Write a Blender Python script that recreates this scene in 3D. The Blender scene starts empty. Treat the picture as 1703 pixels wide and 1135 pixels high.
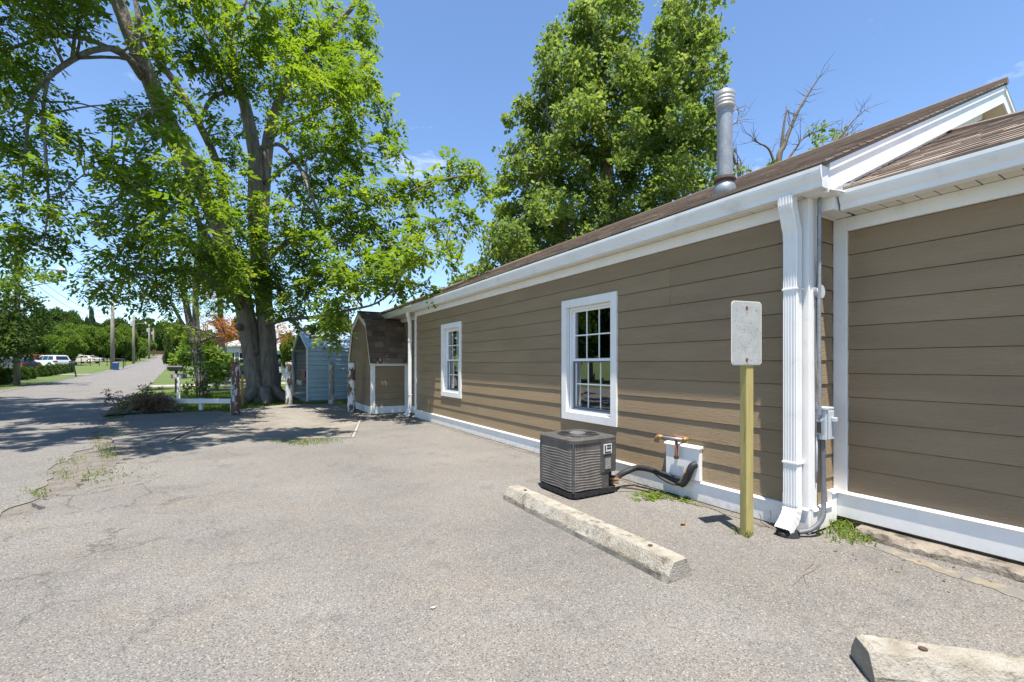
import bpy, math, random
import numpy as np
from mathutils import Vector

# ------------------------------------------------------------------ camera, sky, sun, exposure
scn = bpy.context.scene
COL = scn.collection
CAM_H = 1.3
YAW = math.radians(31.15)          # the house wall runs along +Y; the camera looks 31 degrees to its right
cam_d = bpy.data.cameras.new('camera')
cam = bpy.data.objects.new('camera', cam_d)
COL.objects.link(cam)
cam.location = (0, 0, CAM_H)
cam.rotation_euler = (math.radians(90), 0, -YAW)
cam_d.sensor_width = 36.0
cam_d.lens = 16.0
cam_d.shift_y = 38.5 / 1703.0
cam_d.clip_start = 0.05
cam_d.clip_end = 3000
scn.camera = cam

SUN_EL = math.radians(74.5)
SUN_AZ = math.radians(25.0)        # light travels towards +Y turned 25 degrees to +X
world = bpy.data.worlds.new('World')
scn.world = world
world.use_nodes = True
wn = world.node_tree.nodes; wl = world.node_tree.links
wn.clear()
w_out = wn.new('ShaderNodeOutputWorld')
w_bg = wn.new('ShaderNodeBackground'); w_bg.inputs[1].default_value = 0.106
sky = wn.new('ShaderNodeTexSky'); sky.sky_type = 'NISHITA'; sky.sun_disc = False
sky.sun_elevation = SUN_EL; sky.sun_rotation = math.pi + SUN_AZ
sky.altitude = 300; sky.air_density = 1.0; sky.dust_density = 0.0; sky.ozone_density = 1.0
# thin fair-weather wisps, spread over the whole sky
w_tc = wn.new('ShaderNodeTexCoord')
w_map = wn.new('ShaderNodeMapping'); w_map.inputs['Scale'].default_value = (2.2, 2.2, 5.5); w_map.inputs['Location'].default_value = (2.81, 2.43, 4.49); w_map.inputs['Rotation'].default_value = (0.2, 0.1, 0.5)
w_n = wn.new('ShaderNodeTexNoise'); w_n.inputs['Scale'].default_value = 2.1; w_n.inputs['Detail'].default_value = 7; w_n.inputs['Roughness'].default_value = 0.62
w_r = wn.new('ShaderNodeMapRange'); w_r.inputs[1].default_value = 0.62; w_r.inputs[2].default_value = 0.85; w_r.inputs[3].default_value = 0; w_r.inputs[4].default_value = 0.75
w_mix = wn.new('ShaderNodeMix'); w_mix.data_type = 'RGBA'; w_mix.inputs[7].default_value = (7.2, 7.5, 7.9, 1)
wl.new(w_tc.outputs['Generated'], w_map.inputs[0]); wl.new(w_map.outputs[0], w_n.inputs['Vector'])
wl.new(w_n.outputs[0], w_r.inputs[0]); wl.new(w_r.outputs[0], w_mix.inputs[0])
w_tint = wn.new('ShaderNodeMix'); w_tint.data_type = 'RGBA'; w_tint.blend_type = 'MULTIPLY'; w_tint.inputs[0].default_value = 1.0; w_tint.inputs[7].default_value = (0.90, 1.0, 1.12, 1)
wl.new(sky.outputs[0], w_tint.inputs[6]); wl.new(w_tint.outputs[2], w_mix.inputs[6]); wl.new(w_mix.outputs[2], w_bg.inputs[0]); wl.new(w_bg.outputs[0], w_out.inputs[0])

sun_d = bpy.data.lights.new('sun', 'SUN'); sun_d.energy = 5.0; sun_d.angle = math.radians(0.53); sun_d.color = (1.0, 0.94, 0.845)
sun = bpy.data.objects.new('sun', sun_d); COL.objects.link(sun)
ldir = Vector((math.sin(SUN_AZ) * math.cos(SUN_EL), math.cos(SUN_AZ) * math.cos(SUN_EL), -math.sin(SUN_EL)))
sun.rotation_euler = ldir.to_track_quat('-Z', 'Y').to_euler()
sun.location = (0, 0, 40)

scn.view_settings.view_transform = 'Standard'
scn.view_settings.look = 'None'
scn.view_settings.gamma = 1.0
scn.view_settings.exposure = 1.08
scn.view_settings.use_curve_mapping = False
scn.render.engine = 'CYCLES'
scn.cycles.max_bounces = 6
scn.cycles.diffuse_bounces = 3
scn.cycles.transparent_max_bounces = 8

# ------------------------------------------------------------------ helpers
random.seed(11)
RNG = np.random.default_rng(11)
F_PX, CX, HY = 757.0, 851.5, 606.0
FW = np.array([math.sin(YAW), math.cos(YAW), 0.0]); RT = np.array([math.cos(YAW), -math.sin(YAW), 0.0]); UP = np.array([0, 0, 1.0])
def at(px, py, depth):
    """world point that the surveyed photo pixel has at a given depth"""
    p = (FW + RT * (px - CX) / F_PX - UP * (py - HY) / F_PX) * depth
    return np.array([p[0], p[1], p[2] + CAM_H])
def terr(y):
    t = min(max(0.0, y - 40.0), 170.0)
    return 0.014 * t + 0.00009 * t * t

ORG = {}
def org(o):
    return ORG.get(o.name, np.zeros(3)) if o is not None else np.zeros(3)
def tag(o, label=None, cat=None, group=None, kind=None):
    if label: o['label'] = label
    if cat: o['category'] = cat
    if group: o['group'] = group
    if kind: o['kind'] = kind
    return o
def thing(name, label, cat, loc=(0, 0, 0), group=None, rz=0.0):
    o = bpy.data.objects.new(name, None); COL.objects.link(o)
    o.empty_display_size = 0.2
    o.location = loc; o.rotation_euler = (0, 0, rz)
    ORG[o.name] = np.array(loc, float)
    return tag(o, label, cat, group)
def copy_tree(o, parent=None):
    c = o.copy(); COL.objects.link(c); c.parent = parent
    for ch in [x for x in o.children]:
        copy_tree(ch, c)
    return c
def link_mesh(name, me, mat, parent=None, o=None):
    ob = bpy.data.objects.new(name, me); COL.objects.link(ob)
    if mat is not None and not me.materials: me.materials.append(mat)
    if parent is not None:
        ob.parent = parent; ORG[ob.name] = org(parent)
    return ob

class MB:
    def __init__(s): s.v = []; s.f = []; s.c = []
    def add(s, vs, fs, var=0.5):
        b = len(s.v)
        s.v.extend([tuple(map(float, p)) for p in vs]); s.c.extend([var] * len(vs))
        s.f.extend([tuple(i + b for i in f) for f in fs]); return s
    def hexa(s, p, var=0.5):
        return s.add(p, [(0, 3, 2, 1), (4, 5, 6, 7), (0, 1, 5, 4), (1, 2, 6, 5), (2, 3, 7, 6), (3, 0, 4, 7)], var)
    def box(s, x0, x1, y0, y1, z0, z1, var=0.5):
        return s.hexa([(x0, y0, z0), (x1, y0, z0), (x1, y1, z0), (x0, y1, z0), (x0, y0, z1), (x1, y0, z1), (x1, y1, z1), (x0, y1, z1)], var)
    def obox(s, c, ax, ay, az, var=0.5):
        """box from centre and three half-axis vectors"""
        c, ax, ay, az = map(np.asarray, (c, ax, ay, az))
        return s.hexa([c - ax - ay - az, c + ax - ay - az, c + ax + ay - az, c - ax + ay - az, c - ax - ay + az, c + ax - ay + az, c + ax + ay + az, c - ax + ay + az], var)
    def prism(s, poly, vec, var=0.5):
        n = len(poly); vec = np.asarray(vec, float)
        vs = [np.asarray(p, float) for p in poly]; vs = vs + [p + vec for p in vs]
        fs = [tuple(range(n - 1, -1, -1)), tuple(range(n, 2 * n))] + [(i, (i + 1) % n, n + (i + 1) % n, n + i) for i in range(n)]
        return s.add(vs, fs, var)
    def tube(s, pts, rad, n=8, cap=True, jit=0.0, var=0.5, flute=None):
        pts = [np.asarray(p, float) for p in pts]; m = len(pts)
        if not hasattr(rad, '__len__'): rad = [rad] * m
        b = len(s.v); ref = None; fr = []
        for i in range(m):
            t = pts[min(i + 1, m - 1)] - pts[max(i - 1, 0)]; t = t / (np.linalg.norm(t) + 1e-9)
            if ref is None:
                a = np.array([0, 0, 1.0]) if abs(t[2]) < 0.9 else np.array([1.0, 0, 0])
            else: a = ref
            u = a - t * (a @ t); u /= (np.linalg.norm(u) + 1e-9); w = np.cross(t, u); ref = u
            for k in range(n):
                an = 2 * math.pi * k / n; r = rad[i] * (1 + (random.uniform(-jit, jit) if jit else 0))
                if flute: r *= flute(i / (m - 1), an)
                s.v.append(tuple(pts[i] + r * (math.cos(an) * u + math.sin(an) * w))); s.c.append(var)
        for i in range(m - 1):
            for k in range(n):
                k2 = (k + 1) % n
                s.f.append((b + i * n + k, b + i * n + k2, b + (i + 1) * n + k2, b + (i + 1) * n + k))
        if cap:
            s.f.append(tuple(b + k for k in range(n - 1, -1, -1))); s.f.append(tuple(b + (m - 1) * n + k for k in range(n)))
        return s
    def mesh(s, name, o=np.zeros(3), smooth=False):
        me = bpy.data.meshes.new(name)
        v = [tuple(np.asarray(p) - o) for p in s.v] if np.any(o) else s.v
        me.from_pydata(v, [], s.f); me.update()
        if any(c != 0.5 for c in s.c):
            a = me.attributes.new('var', 'FLOAT', 'POINT'); a.data.foreach_set('value', s.c)
        if smooth: me.polygons.foreach_set('use_smooth', [True] * len(me.polygons))
        return me
    def build(s, name, mat, parent=None, smooth=False, kind=None, bevel=0.0, local=False):
        me = s.mesh(name, np.zeros(3) if local else org(parent), smooth)
        ob = link_mesh(name, me, mat, parent)
        if bevel:
            m = ob.modifiers.new('bevel', 'BEVEL'); m.width = bevel; m.segments = 2; m.limit_method = 'ANGLE'; m.angle_limit = math.radians(40)
        if kind: ob['kind'] = kind
        return ob

def smooth_path(pts, k=4):
    """Catmull-Rom through rows of numbers"""
    P = np.asarray(pts, float); out = []
    n = len(P)
    for i in range(n - 1):
        p0, p1, p2, p3 = P[max(i - 1, 0)], P[i], P[i + 1], P[min(i + 2, n - 1)]
        for j in range(k):
            t = j / k
            out.append(0.5 * (2 * p1 + (p2 - p0) * t + (2 * p0 - 5 * p1 + 4 * p2 - p3) * t * t + (3 * p1 - p0 - 3 * p2 + p3) * t ** 3))
    out.append(P[-1]); return np.array(out)

# ------------------------------------------------------------------ materials
def nodes(name):
    m = bpy.data.materials.new(name); m.use_nodes = True
    nt = m.node_tree; bs = nt.nodes['Principled BSDF']
    return m, nt, bs
def N(nt, typ, **kw):
    n = nt.nodes.new(typ)
    for k, v in kw.items(): setattr(n, k, v)
    return n
def pos(nt, scale=(1, 1, 1), rot=(0, 0, 0), obj=False):
    mp = N(nt, 'ShaderNodeMapping'); mp.inputs['Scale'].default_value = scale; mp.inputs['Rotation'].default_value = rot
    if obj: nt.links.new(N(nt, 'ShaderNodeTexCoord').outputs['Object'], mp.inputs[0])
    else: nt.links.new(N(nt, 'ShaderNodeNewGeometry').outputs['Position'], mp.inputs[0])
    return mp.outputs[0]
def noise(nt, vec, scale, detail=5, rough=0.55, lo=0.35, hi=0.65, dist=0.0):
    n = N(nt, 'ShaderNodeTexNoise'); n.inputs['Scale'].default_value = scale; n.inputs['Detail'].default_value = detail; n.inputs['Roughness'].default_value = rough
    n.inputs['Distortion'].default_value = dist
    nt.links.new(vec, n.inputs['Vector'])
    r = N(nt, 'ShaderNodeMapRange'); r.inputs[1].default_value = lo; r.inputs[2].default_value = hi
    nt.links.new(n.outputs[0], r.inputs[0]); return r.outputs[0]
def mixc(nt, fac, a, b, mode='MIX'):
    m = N(nt, 'ShaderNodeMix', data_type='RGBA', blend_type=mode)
    for sock, val in ((m.inputs[0], fac), (m.inputs[6], a), (m.inputs[7], b)):
        if hasattr(val, 'links'): nt.links.new(val, sock)
        elif hasattr(val, '__len__'): sock.default_value = (*val, 1) if len(val) == 3 else val
        else: sock.default_value = val
    return m.outputs[2]
def mth(nt, op, a, b=0.0, c=None):
    m = N(nt, 'ShaderNodeMath', operation=op)
    for i, val in enumerate((a, b) if c is None else (a, b, c)):
        if hasattr(val, 'links'): nt.links.new(val, m.inputs[i])
        else: m.inputs[i].default_value = val
    return m.outputs[0]
def bump(nt, bs, h, strength=0.3, dist=0.01):
    b = N(nt, 'ShaderNodeBump'); b.inputs['Strength'].default_value = strength; b.inputs['Distance'].default_value = dist
    nt.links.new(h, b.inputs['Height']); nt.links.new(b.outputs[0], bs.inputs['Normal'])
ALB = 0.78
KEEP = ('trim', 'gutter', 'soffit', 'vinyl', 'sticker', 'white', 'cream', 'grey_enamel', 'sign', 'shingle', 'weathered_sign', 'silver', 'glass', 'print', 'peeling_white', 'room', 'carport', 'painted_steel', 'roof_steel', 'grey_steel', 'bark', 'yellow')
def alb(name, *cs):
    k = 1.0 if any(w in name for w in KEEP) else ALB
    return [None if c is None else tuple(x * k for x in c) for c in cs]
def M(name, c1, c2=None, scale=6, rough=0.7, stretch=(1, 1, 1), bmp=0.0, bscale=60, metal=0.0, lo=0.35, hi=0.65, detail=5, spec=0.4, obj_rand=0.0, c3=None, s3=30, lo3=0.6, hi3=0.68, bstretch=None, bdist=0.005, coat=0.0):
    c1, c2, c3 = alb(name, c1, c2, c3)
    m, nt, bs = nodes(name)
    v = pos(nt, stretch)
    col = None
    if c2 is not None:
        col = mixc(nt, noise(nt, v, scale, detail, lo=lo, hi=hi), c1, c2)
    if c3 is not None:
        col = mixc(nt, noise(nt, v, s3, 6, 0.6, lo3, hi3), col if col is not None else c1, c3)
    if obj_rand:
        oi = N(nt, 'ShaderNodeObjectInfo')
        k = N(nt, 'ShaderNodeMapRange'); k.inputs[3].default_value = 1 - obj_rand; k.inputs[4].default_value = 1 + obj_rand
        nt.links.new(oi.outputs['Random'], k.inputs[0])
        hsv = N(nt, 'ShaderNodeHueSaturation'); nt.links.new(k.outputs[0], hsv.inputs['Value'])
        if col is not None: nt.links.new(col, hsv.inputs['Color'])
        else: hsv.inputs['Color'].default_value = (*c1, 1)
        col = hsv.outputs[0]
    if col is not None: nt.links.new(col, bs.inputs['Base Color'])
    else: bs.inputs['Base Color'].default_value = (*c1, 1)
    bs.inputs['Roughness'].default_value = rough; bs.inputs['Metallic'].default_value = metal
    bs.inputs['Specular IOR Level'].default_value = spec; bs.inputs['Coat Weight'].default_value = coat
    if bmp:
        bv = pos(nt, bstretch) if bstretch else v
        bump(nt, bs, noise(nt, bv, bscale, 6, 0.6, 0.2, 0.8), bmp, bdist)
    return m

def asphalt(name, dark, light, tan, speck=150.0, crack=0.0, stain=0.5):
    dark, light, tan = alb(name, dark, light, tan)
    m, nt, bs = nodes(name); v = pos(nt)
    vo = N(nt, 'ShaderNodeTexVoronoi'); vo.inputs['Scale'].default_value = speck; nt.links.new(v, vo.inputs['Vector'])
    sep = N(nt, 'ShaderNodeSeparateColor'); nt.links.new(vo.outputs['Color'], sep.inputs[0])
    big = noise(nt, v, 0.55, 6, 0.6, 0.3, 0.7)
    base = mixc(nt, big, dark, light)
    st = mth(nt, 'MULTIPLY', noise(nt, v, 1.3, 6, 0.68, 0.47, 0.70), 0.5)
    base = mixc(nt, st, base, tan)
    # stones of the surface: each its own grey, a few tan or white
    g = N(nt, 'ShaderNodeMapRange'); g.inputs[3].default_value = 0.70; g.inputs[4].default_value = 1.28; nt.links.new(sep.outputs[0], g.inputs[0])
    rgb = N(nt, 'ShaderNodeCombineColor')
    for i in range(3): nt.links.new(g.outputs[0], rgb.inputs[i])
    base = mixc(nt, 1.0, base, rgb.outputs[0], 'MULTIPLY')
    base = mixc(nt, mth(nt, 'MULTIPLY', mth(nt, 'GREATER_THAN', sep.outputs[1], 0.94), 0.55), base, (0.42, 0.38, 0.32))
    base = mixc(nt, mth(nt, 'MULTIPLY', mth(nt, 'LESS_THAN', sep.outputs[2], 0.07), 0.75), base, (0.05, 0.047, 0.044))
    fine = noise(nt, v, 420.0, 2, 0.5, 0.3, 0.7)
    base = mixc(nt, mth(nt, 'MULTIPLY', fine, 0.22), base, (0.09, 0.085, 0.08))
    dk = mth(nt, 'MULTIPLY', noise(nt, v, 2.3, 7, 0.72, 0.56, 0.78), stain)
    base = mixc(nt, dk, base, (0.075, 0.072, 0.072))
    h = mth(nt, 'MULTIPLY', vo.outputs['Distance'], -1.0)
    if crack:
        nz = N(nt, 'ShaderNodeTexNoise'); nz.inputs['Scale'].default_value = 2.6; nz.inputs['Detail'].default_value = 8; nz.inputs['Roughness'].default_value = 0.7; nt.links.new(v, nz.inputs['Vector'])
        dv = N(nt, 'ShaderNodeMix', data_type='RGBA', blend_type='ADD'); dv.inputs[0].default_value = 0.55
        nt.links.new(v, dv.inputs[6]); nt.links.new(nz.outputs['Color'], dv.inputs[7])
        ve = N(nt, 'ShaderNodeTexVoronoi', feature='DISTANCE_TO_EDGE'); ve.inputs['Scale'].default_value = 1.35; nt.links.new(dv.outputs[2], ve.inputs['Vector'])
        ln = N(nt, 'ShaderNodeMapRange'); ln.inputs[1].default_value = 0.0; ln.inputs[2].default_value = 0.015; ln.inputs[3].default_value = 1; ln.inputs[4].default_value = 0
        nt.links.new(ve.outputs['Distance'], ln.inputs[0])
        sx = N(nt, 'ShaderNodeSeparateXYZ'); nt.links.new(v, sx.inputs[0])
        edge = N(nt, 'ShaderNodeMapRange'); edge.inputs[1].default_value = 0.7; edge.inputs[2].default_value = -1.2; edge.inputs[3].default_value = 0.07; edge.inputs[4].default_value = 1.0
        nt.links.new(sx.outputs[0], edge.inputs[0])
        ck = mth(nt, 'MULTIPLY', mth(nt, 'MULTIPLY', ln.outputs[0], edge.outputs[0]), mth(nt, 'MULTIPLY', noise(nt, v, 0.9, 4, 0.6, 0.40, 0.52), crack))
        base = mixc(nt, ck, base, (0.045, 0.04, 0.036))
        h = mth(nt, 'SUBTRACT', h, mth(nt, 'MULTIPLY', ck, 2.5))
    nt.links.new(base, bs.inputs['Base Color'])
    bs.inputs['Roughness'].default_value = 0.9; bs.inputs['Specular IOR Level'].default_value = 0.25
    bump(nt, bs, h, 0.55, 0.006)
    return m

def leafmat(name, c1, c2, c3, trans=0.45, rough=0.62):
    c1, c2, c3 = [tuple(x * 0.84 for x in c) for c in (c1, c2, c3)]
    m, nt, bs = nodes(name)
    a = N(nt, 'ShaderNodeAttribute', attribute_name='var')
    cr = N(nt, 'ShaderNodeValToRGB'); nt.links.new(a.outputs['Fac'], cr.inputs[0])
    e = cr.color_ramp.elements; e[0].color = (*c1, 1); e[1].color = (*c3, 1); k = cr.color_ramp.elements.new(0.55); k.color = (*c2, 1)
    nt.links.new(cr.outputs[0], bs.inputs['Base Color']); bs.inputs['Roughness'].default_value = rough; bs.inputs['Specular IOR Level'].default_value = 0.28
    tr = N(nt, 'ShaderNodeBsdfTranslucent'); hs = N(nt, 'ShaderNodeHueSaturation'); hs.inputs['Hue'].default_value = 0.492; hs.inputs['Saturation'].default_value = 1.1; hs.inputs['Value'].default_value = 1.7
    nt.links.new(cr.outputs[0], hs.inputs['Color']); nt.links.new(hs.outputs[0], tr.inputs[0])
    mx = N(nt, 'ShaderNodeMixShader'); mx.inputs[0].default_value = trans
    nt.links.new(bs.outputs[0], mx.inputs[1]); nt.links.new(tr.outputs[0], mx.inputs[2]); nt.links.new(mx.outputs[0], nt.nodes['Material Output'].inputs[0])
    return m

def glassmat(name, tint=(0.75, 0.8, 0.78), reflect=1.0):
    m, nt, bs = nodes(name)
    tr = N(nt, 'ShaderNodeBsdfTransparent'); tr.inputs[0].default_value = (*tint, 1)
    gl = N(nt, 'ShaderNodeBsdfGlossy'); gl.inputs['Roughness'].default_value = 0.015; gl.inputs[0].default_value = (0.9, 0.9, 0.9, 1)
    fr = N(nt, 'ShaderNodeFresnel'); fr.inputs[0].default_value = 1.5
    mx = N(nt, 'ShaderNodeMixShader'); nt.links.new(mth(nt, 'MULTIPLY_ADD', fr.outputs[0], reflect, 0.22), mx.inputs[0])
    nt.links.new(tr.outputs[0], mx.inputs[1]); nt.links.new(gl.outputs[0], mx.inputs[2]); nt.links.new(mx.outputs[0], nt.nodes['Material Output'].inputs[0])
    return m

MAT = {}
MAT['lot'] = asphalt('lot_asphalt', (0.172, 0.162, 0.150), (0.268, 0.252, 0.230), (0.275, 0.237, 0.19), 165, crack=0.62, stain=0.75)
MAT['road'] = asphalt('road_asphalt', (0.182, 0.173, 0.162), (0.240, 0.228, 0.212), (0.24, 0.22, 0.19), 120, stain=0.25)
MAT['concrete'] = M('pad_concrete', (0.30, 0.275, 0.235), (0.19, 0.165, 0.135), 1.3, 0.9, bmp=0.25, bscale=90, c3=(0.12, 0.10, 0.085), s3=7, lo3=0.56, hi3=0.75, lo=0.3, hi=0.7)
MAT['pale_concrete'] = M('pale_concrete', (0.42, 0.40, 0.36), (0.32, 0.30, 0.27), 2, 0.9)
MAT['dirt'] = M('dirt', (0.225, 0.20, 0.17), (0.155, 0.137, 0.115), 7, 0.95, bmp=0.6, bscale=70, c3=(0.30, 0.27, 0.23), s3=55, lo3=0.58, hi3=0.66, bdist=0.02)
MAT['lawn'] = M('lawn_ground', (0.10, 0.15, 0.030), (0.155, 0.20, 0.05), 0.7, 0.95, bmp=0.8, bscale=35, c3=(0.055, 0.095, 0.02), s3=14, lo3=0.5, hi3=0.66, bdist=0.04, lo=0.3, hi=0.7)
MAT['siding'] = M('fibre_cement_siding', (0.338, 0.244, 0.145), (0.375, 0.274, 0.165), 3.0, 0.62, stretch=(1, 0.35, 2), c3=(0.30, 0.22, 0.135), s3=1.6, lo3=0.5, hi3=0.75, bmp=0.85, bscale=9, bstretch=(1, 1.0, 22), obj_rand=0.06, spec=0.35, bdist=0.0045, detail=6)
MAT['siding_x'] = M('fibre_cement_siding_end', (0.338, 0.244, 0.145), (0.375, 0.274, 0.165), 3.0, 0.62, stretch=(0.35, 1, 2), c3=(0.30, 0.22, 0.135), s3=1.6, lo3=0.5, hi3=0.75, bmp=0.85, bscale=9, bstretch=(1.0, 1, 22), obj_rand=0.035, spec=0.35, bdist=0.0045, detail=6)
MAT['trim'] = M('white_trim', (0.82, 0.80, 0.765), (0.765, 0.745, 0.71), 4, 0.5, c3=(0.60, 0.57, 0.51), s3=7, lo3=0.62, hi3=0.82, bmp=0.06, bscale=30)
MAT['gutter'] = M('white_gutter', (0.80, 0.79, 0.765), (0.75, 0.74, 0.715), 5, 0.35, c3=(0.60, 0.57, 0.51), s3=5, lo3=0.60, hi3=0.82, spec=0.5)
MAT['soffit'] = M('cream_soffit', (0.72, 0.68, 0.58), (0.66, 0.62, 0.53), 6, 0.55)
MAT['black_gap'] = M('dark_gap', (0.02, 0.02, 0.02), None, rough=0.9)
MAT['wall_in'] = M('room_wall', (0.62, 0.62, 0.58), (0.5, 0.5, 0.47), 2, 0.8)
MAT['vinyl'] = M('white_vinyl', (0.80, 0.80, 0.80), None, rough=0.38)
MAT['screen'] = M('insect_screen', (0.03, 0.032, 0.035), None, rough=0.7)
MAT['glass'] = glassmat('window_glass')
MAT['galv'] = M('galvanised_steel', (0.40, 0.42, 0.44), (0.31, 0.33, 0.35), 14, 0.5, metal=0.4, c3=(0.50, 0.52, 0.54), s3=45, lo3=0.55, hi3=0.7)
MAT['cap'] = M('flue_cap_metal', (0.62, 0.59, 0.55), (0.48, 0.45, 0.42), 12, 0.5, metal=0.45)
MAT['lead'] = M('flashing', (0.38, 0.41, 0.44), (0.28, 0.30, 0.32), 10, 0.5, metal=0.5)
MAT['rubber'] = M('black_rubber', (0.018, 0.018, 0.019), (0.035, 0.035, 0.036), 20, 0.6, bmp=0.3, bscale=60)
MAT['grey_pvc'] = M('grey_conduit', (0.16, 0.17, 0.185), (0.13, 0.14, 0.15), 20, 0.5)
MAT['box_paint'] = M('grey_enamel_box', (0.50, 0.53, 0.55), (0.44, 0.47, 0.49), 8, 0.45, c3=(0.25, 0.23, 0.21), s3=30, lo3=0.68, hi3=0.74)
MAT['rust'] = M('rusty_pipe', (0.19, 0.065, 0.035), (0.30, 0.13, 0.06), 26, 0.8, bmp=0.4, bscale=120)
MAT['brass'] = M('tarnished_brass', (0.44, 0.27, 0.11), (0.33, 0.17, 0.075), 40, 0.5, metal=0.3)
MAT['ac'] = M('condenser_paint', (0.11, 0.103, 0.096), (0.085, 0.08, 0.075), 7, 0.5, c3=(0.22, 0.20, 0.175), s3=20, lo3=0.58, hi3=0.75, metal=0.1)
MAT['ac_light'] = M('condenser_fins', (0.29, 0.26, 0.232), (0.20, 0.178, 0.158), 9, 0.55, metal=0.25)
MAT['ac_dark'] = M('condenser_core', (0.016, 0.015, 0.014), (0.03, 0.027, 0.024), 30, 0.8)
MAT['steel'] = M('fan_motor_steel', (0.42, 0.41, 0.40), None, rough=0.35, metal=0.7)
MAT['sticker'] = M('sticker', (0.68, 0.68, 0.66), (0.58, 0.58, 0.57), 30, 0.5)
MAT['print'] = M('print_black', (0.03, 0.03, 0.03), None, rough=0.6)
MAT['stop'] = M('wheel_stop_concrete', (0.46, 0.425, 0.36), (0.33, 0.29, 0.225), 8, 0.92, bmp=0.9, bscale=75, c3=(0.13, 0.11, 0.085), s3=13, lo3=0.54, hi3=0.72, bdist=0.01, detail=8)
MAT['ledge'] = M('old_foundation', (0.34, 0.295, 0.235), (0.20, 0.17, 0.135), 7, 0.95, bmp=0.8, bscale=60, c3=(0.085, 0.073, 0.06), s3=9, lo3=0.48, hi3=0.62, bdist=0.01)
MAT['iron'] = M('rusty_iron', (0.06, 0.035, 0.025), (0.10, 0.055, 0.035), 40, 0.8)
MAT['post_wood'] = M('yellow_painted_post', (0.42, 0.345, 0.125), (0.33, 0.275, 0.105), 5, 0.65, stretch=(6, 6, 0.6), c3=(0.11, 0.085, 0.04), s3=9, lo3=0.62, hi3=0.72, bmp=0.3, bscale=30, bstretch=(6, 6, 0.5))
MAT['sign_back'] = M('weathered_sign_metal', (0.43, 0.44, 0.425), (0.36, 0.365, 0.35), 12, 0.6, c3=(0.19, 0.18, 0.165), s3=75, lo3=0.585, hi3=0.65, metal=0.1)
MAT['sign_rim'] = M('sign_rim_paint', (0.62, 0.60, 0.52), None, rough=0.6)
MAT['dry_leaf'] = M('dry_leaf', (0.30, 0.135, 0.035), (0.22, 0.09, 0.03), 30, 0.8)
MAT['peel'] = M('peeling_white_paint', (0.66, 0.66, 0.645), (0.40, 0.37, 0.33), 9, 0.85, stretch=(1, 1, 0.45), c3=(0.13, 0.085, 0.06), s3=6.5, lo3=0.515, hi3=0.545, bmp=0.6, bscale=30, lo=0.45, hi=0.7)
MAT['peel_brown'] = M('peeling_paint_mostly_bare', (0.20, 0.105, 0.075), (0.13, 0.075, 0.055), 9, 0.85, stretch=(1, 1, 0.4), c3=(0.62, 0.61, 0.59), s3=7, lo3=0.50, hi3=0.53, bmp=0.6, bscale=30)
MAT['bark'] = M('grey_bark', (0.26, 0.225, 0.185), (0.14, 0.118, 0.096), 4, 0.9, stretch=(2, 2, 0.5), bmp=1.0, bscale=7, bstretch=(3, 3, 0.8), bdist=0.05, c3=(0.30, 0.285, 0.25), s3=5, lo3=0.60, hi3=0.74)
MAT['dead_wood'] = M('dead_wood', (0.24, 0.20, 0.16), (0.15, 0.12, 0.095), 8, 0.9)
MAT['leaf_big'] = leafmat('leaf_pecan', (0.080, 0.150, 0.018), (0.150, 0.238, 0.030), (0.255, 0.325, 0.050), 0.5)
MAT['leaf_syc'] = leafmat('leaf_sycamore', (0.105, 0.165, 0.034), (0.172, 0.243, 0.054), (0.27, 0.325, 0.088), 0.5)
MAT['leaf_dark'] = leafmat('leaf_dark', (0.042, 0.085, 0.016), (0.07, 0.125, 0.022), (0.115, 0.175, 0.032), 0.4)
MAT['leaf_mid'] = leafmat('leaf_mid', (0.085, 0.15, 0.022), (0.14, 0.225, 0.032), (0.215, 0.30, 0.05), 0.45)
MAT['leaf_conifer'] = leafmat('leaf_evergreen', (0.04, 0.068, 0.022), (0.062, 0.098, 0.03), (0.095, 0.135, 0.045), 0.25)
MAT['leaf_orange'] = leafmat('leaf_browned', (0.30, 0.105, 0.03), (0.40, 0.17, 0.055), (0.50, 0.26, 0.10), 0.4)
MAT['leaf_brown'] = leafmat('leaf_dead_brush', (0.17, 0.108, 0.068), (0.28, 0.185, 0.115), (0.40, 0.285, 0.18), 0.35)
MAT['grass'] = leafmat('grass_blade', (0.075, 0.135, 0.02), (0.13, 0.205, 0.03), (0.24, 0.27, 0.07), 0.4)
MAT['weed'] = leafmat('weed_blade', (0.09, 0.16, 0.025), (0.16, 0.24, 0.035), (0.27, 0.31, 0.07), 0.4)
MAT['carport_blue'] = M('blue_painted_steel', (0.37, 0.49, 0.57), (0.33, 0.445, 0.525), 3, 0.35, metal=0.15, spec=0.6)
MAT['carport_grey'] = M('pale_grey_steel', (0.42, 0.43, 0.42), (0.36, 0.37, 0.36), 3, 0.5)
MAT['carport_roof'] = M('pale_blue_roof_steel', (0.44, 0.53, 0.60), (0.38, 0.47, 0.54), 3, 0.3, metal=0.2, spec=0.6)
MAT['pole'] = M('weathered_pole', (0.34, 0.30, 0.245), (0.24, 0.205, 0.165), 5, 0.85, stretch=(3, 3, 0.3))
MAT['white_house'] = M('white_house_siding', (0.70, 0.71, 0.71), (0.62, 0.63, 0.63), 1, 0.6)
MAT['silver'] = M('silver_car_paint', (0.62, 0.63, 0.64), None, rough=0.22, metal=0.25, coat=0.6)
MAT['black_car'] = M('dark_car_paint', (0.012, 0.014, 0.022), None, rough=0.2, coat=0.8)
MAT['red_car'] = M('red_car_paint', (0.36, 0.02, 0.022), None, rough=0.3, coat=0.6)
MAT['tan_car'] = M('cream_car_paint', (0.60, 0.55, 0.46), None, rough=0.3, coat=0.5)
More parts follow.
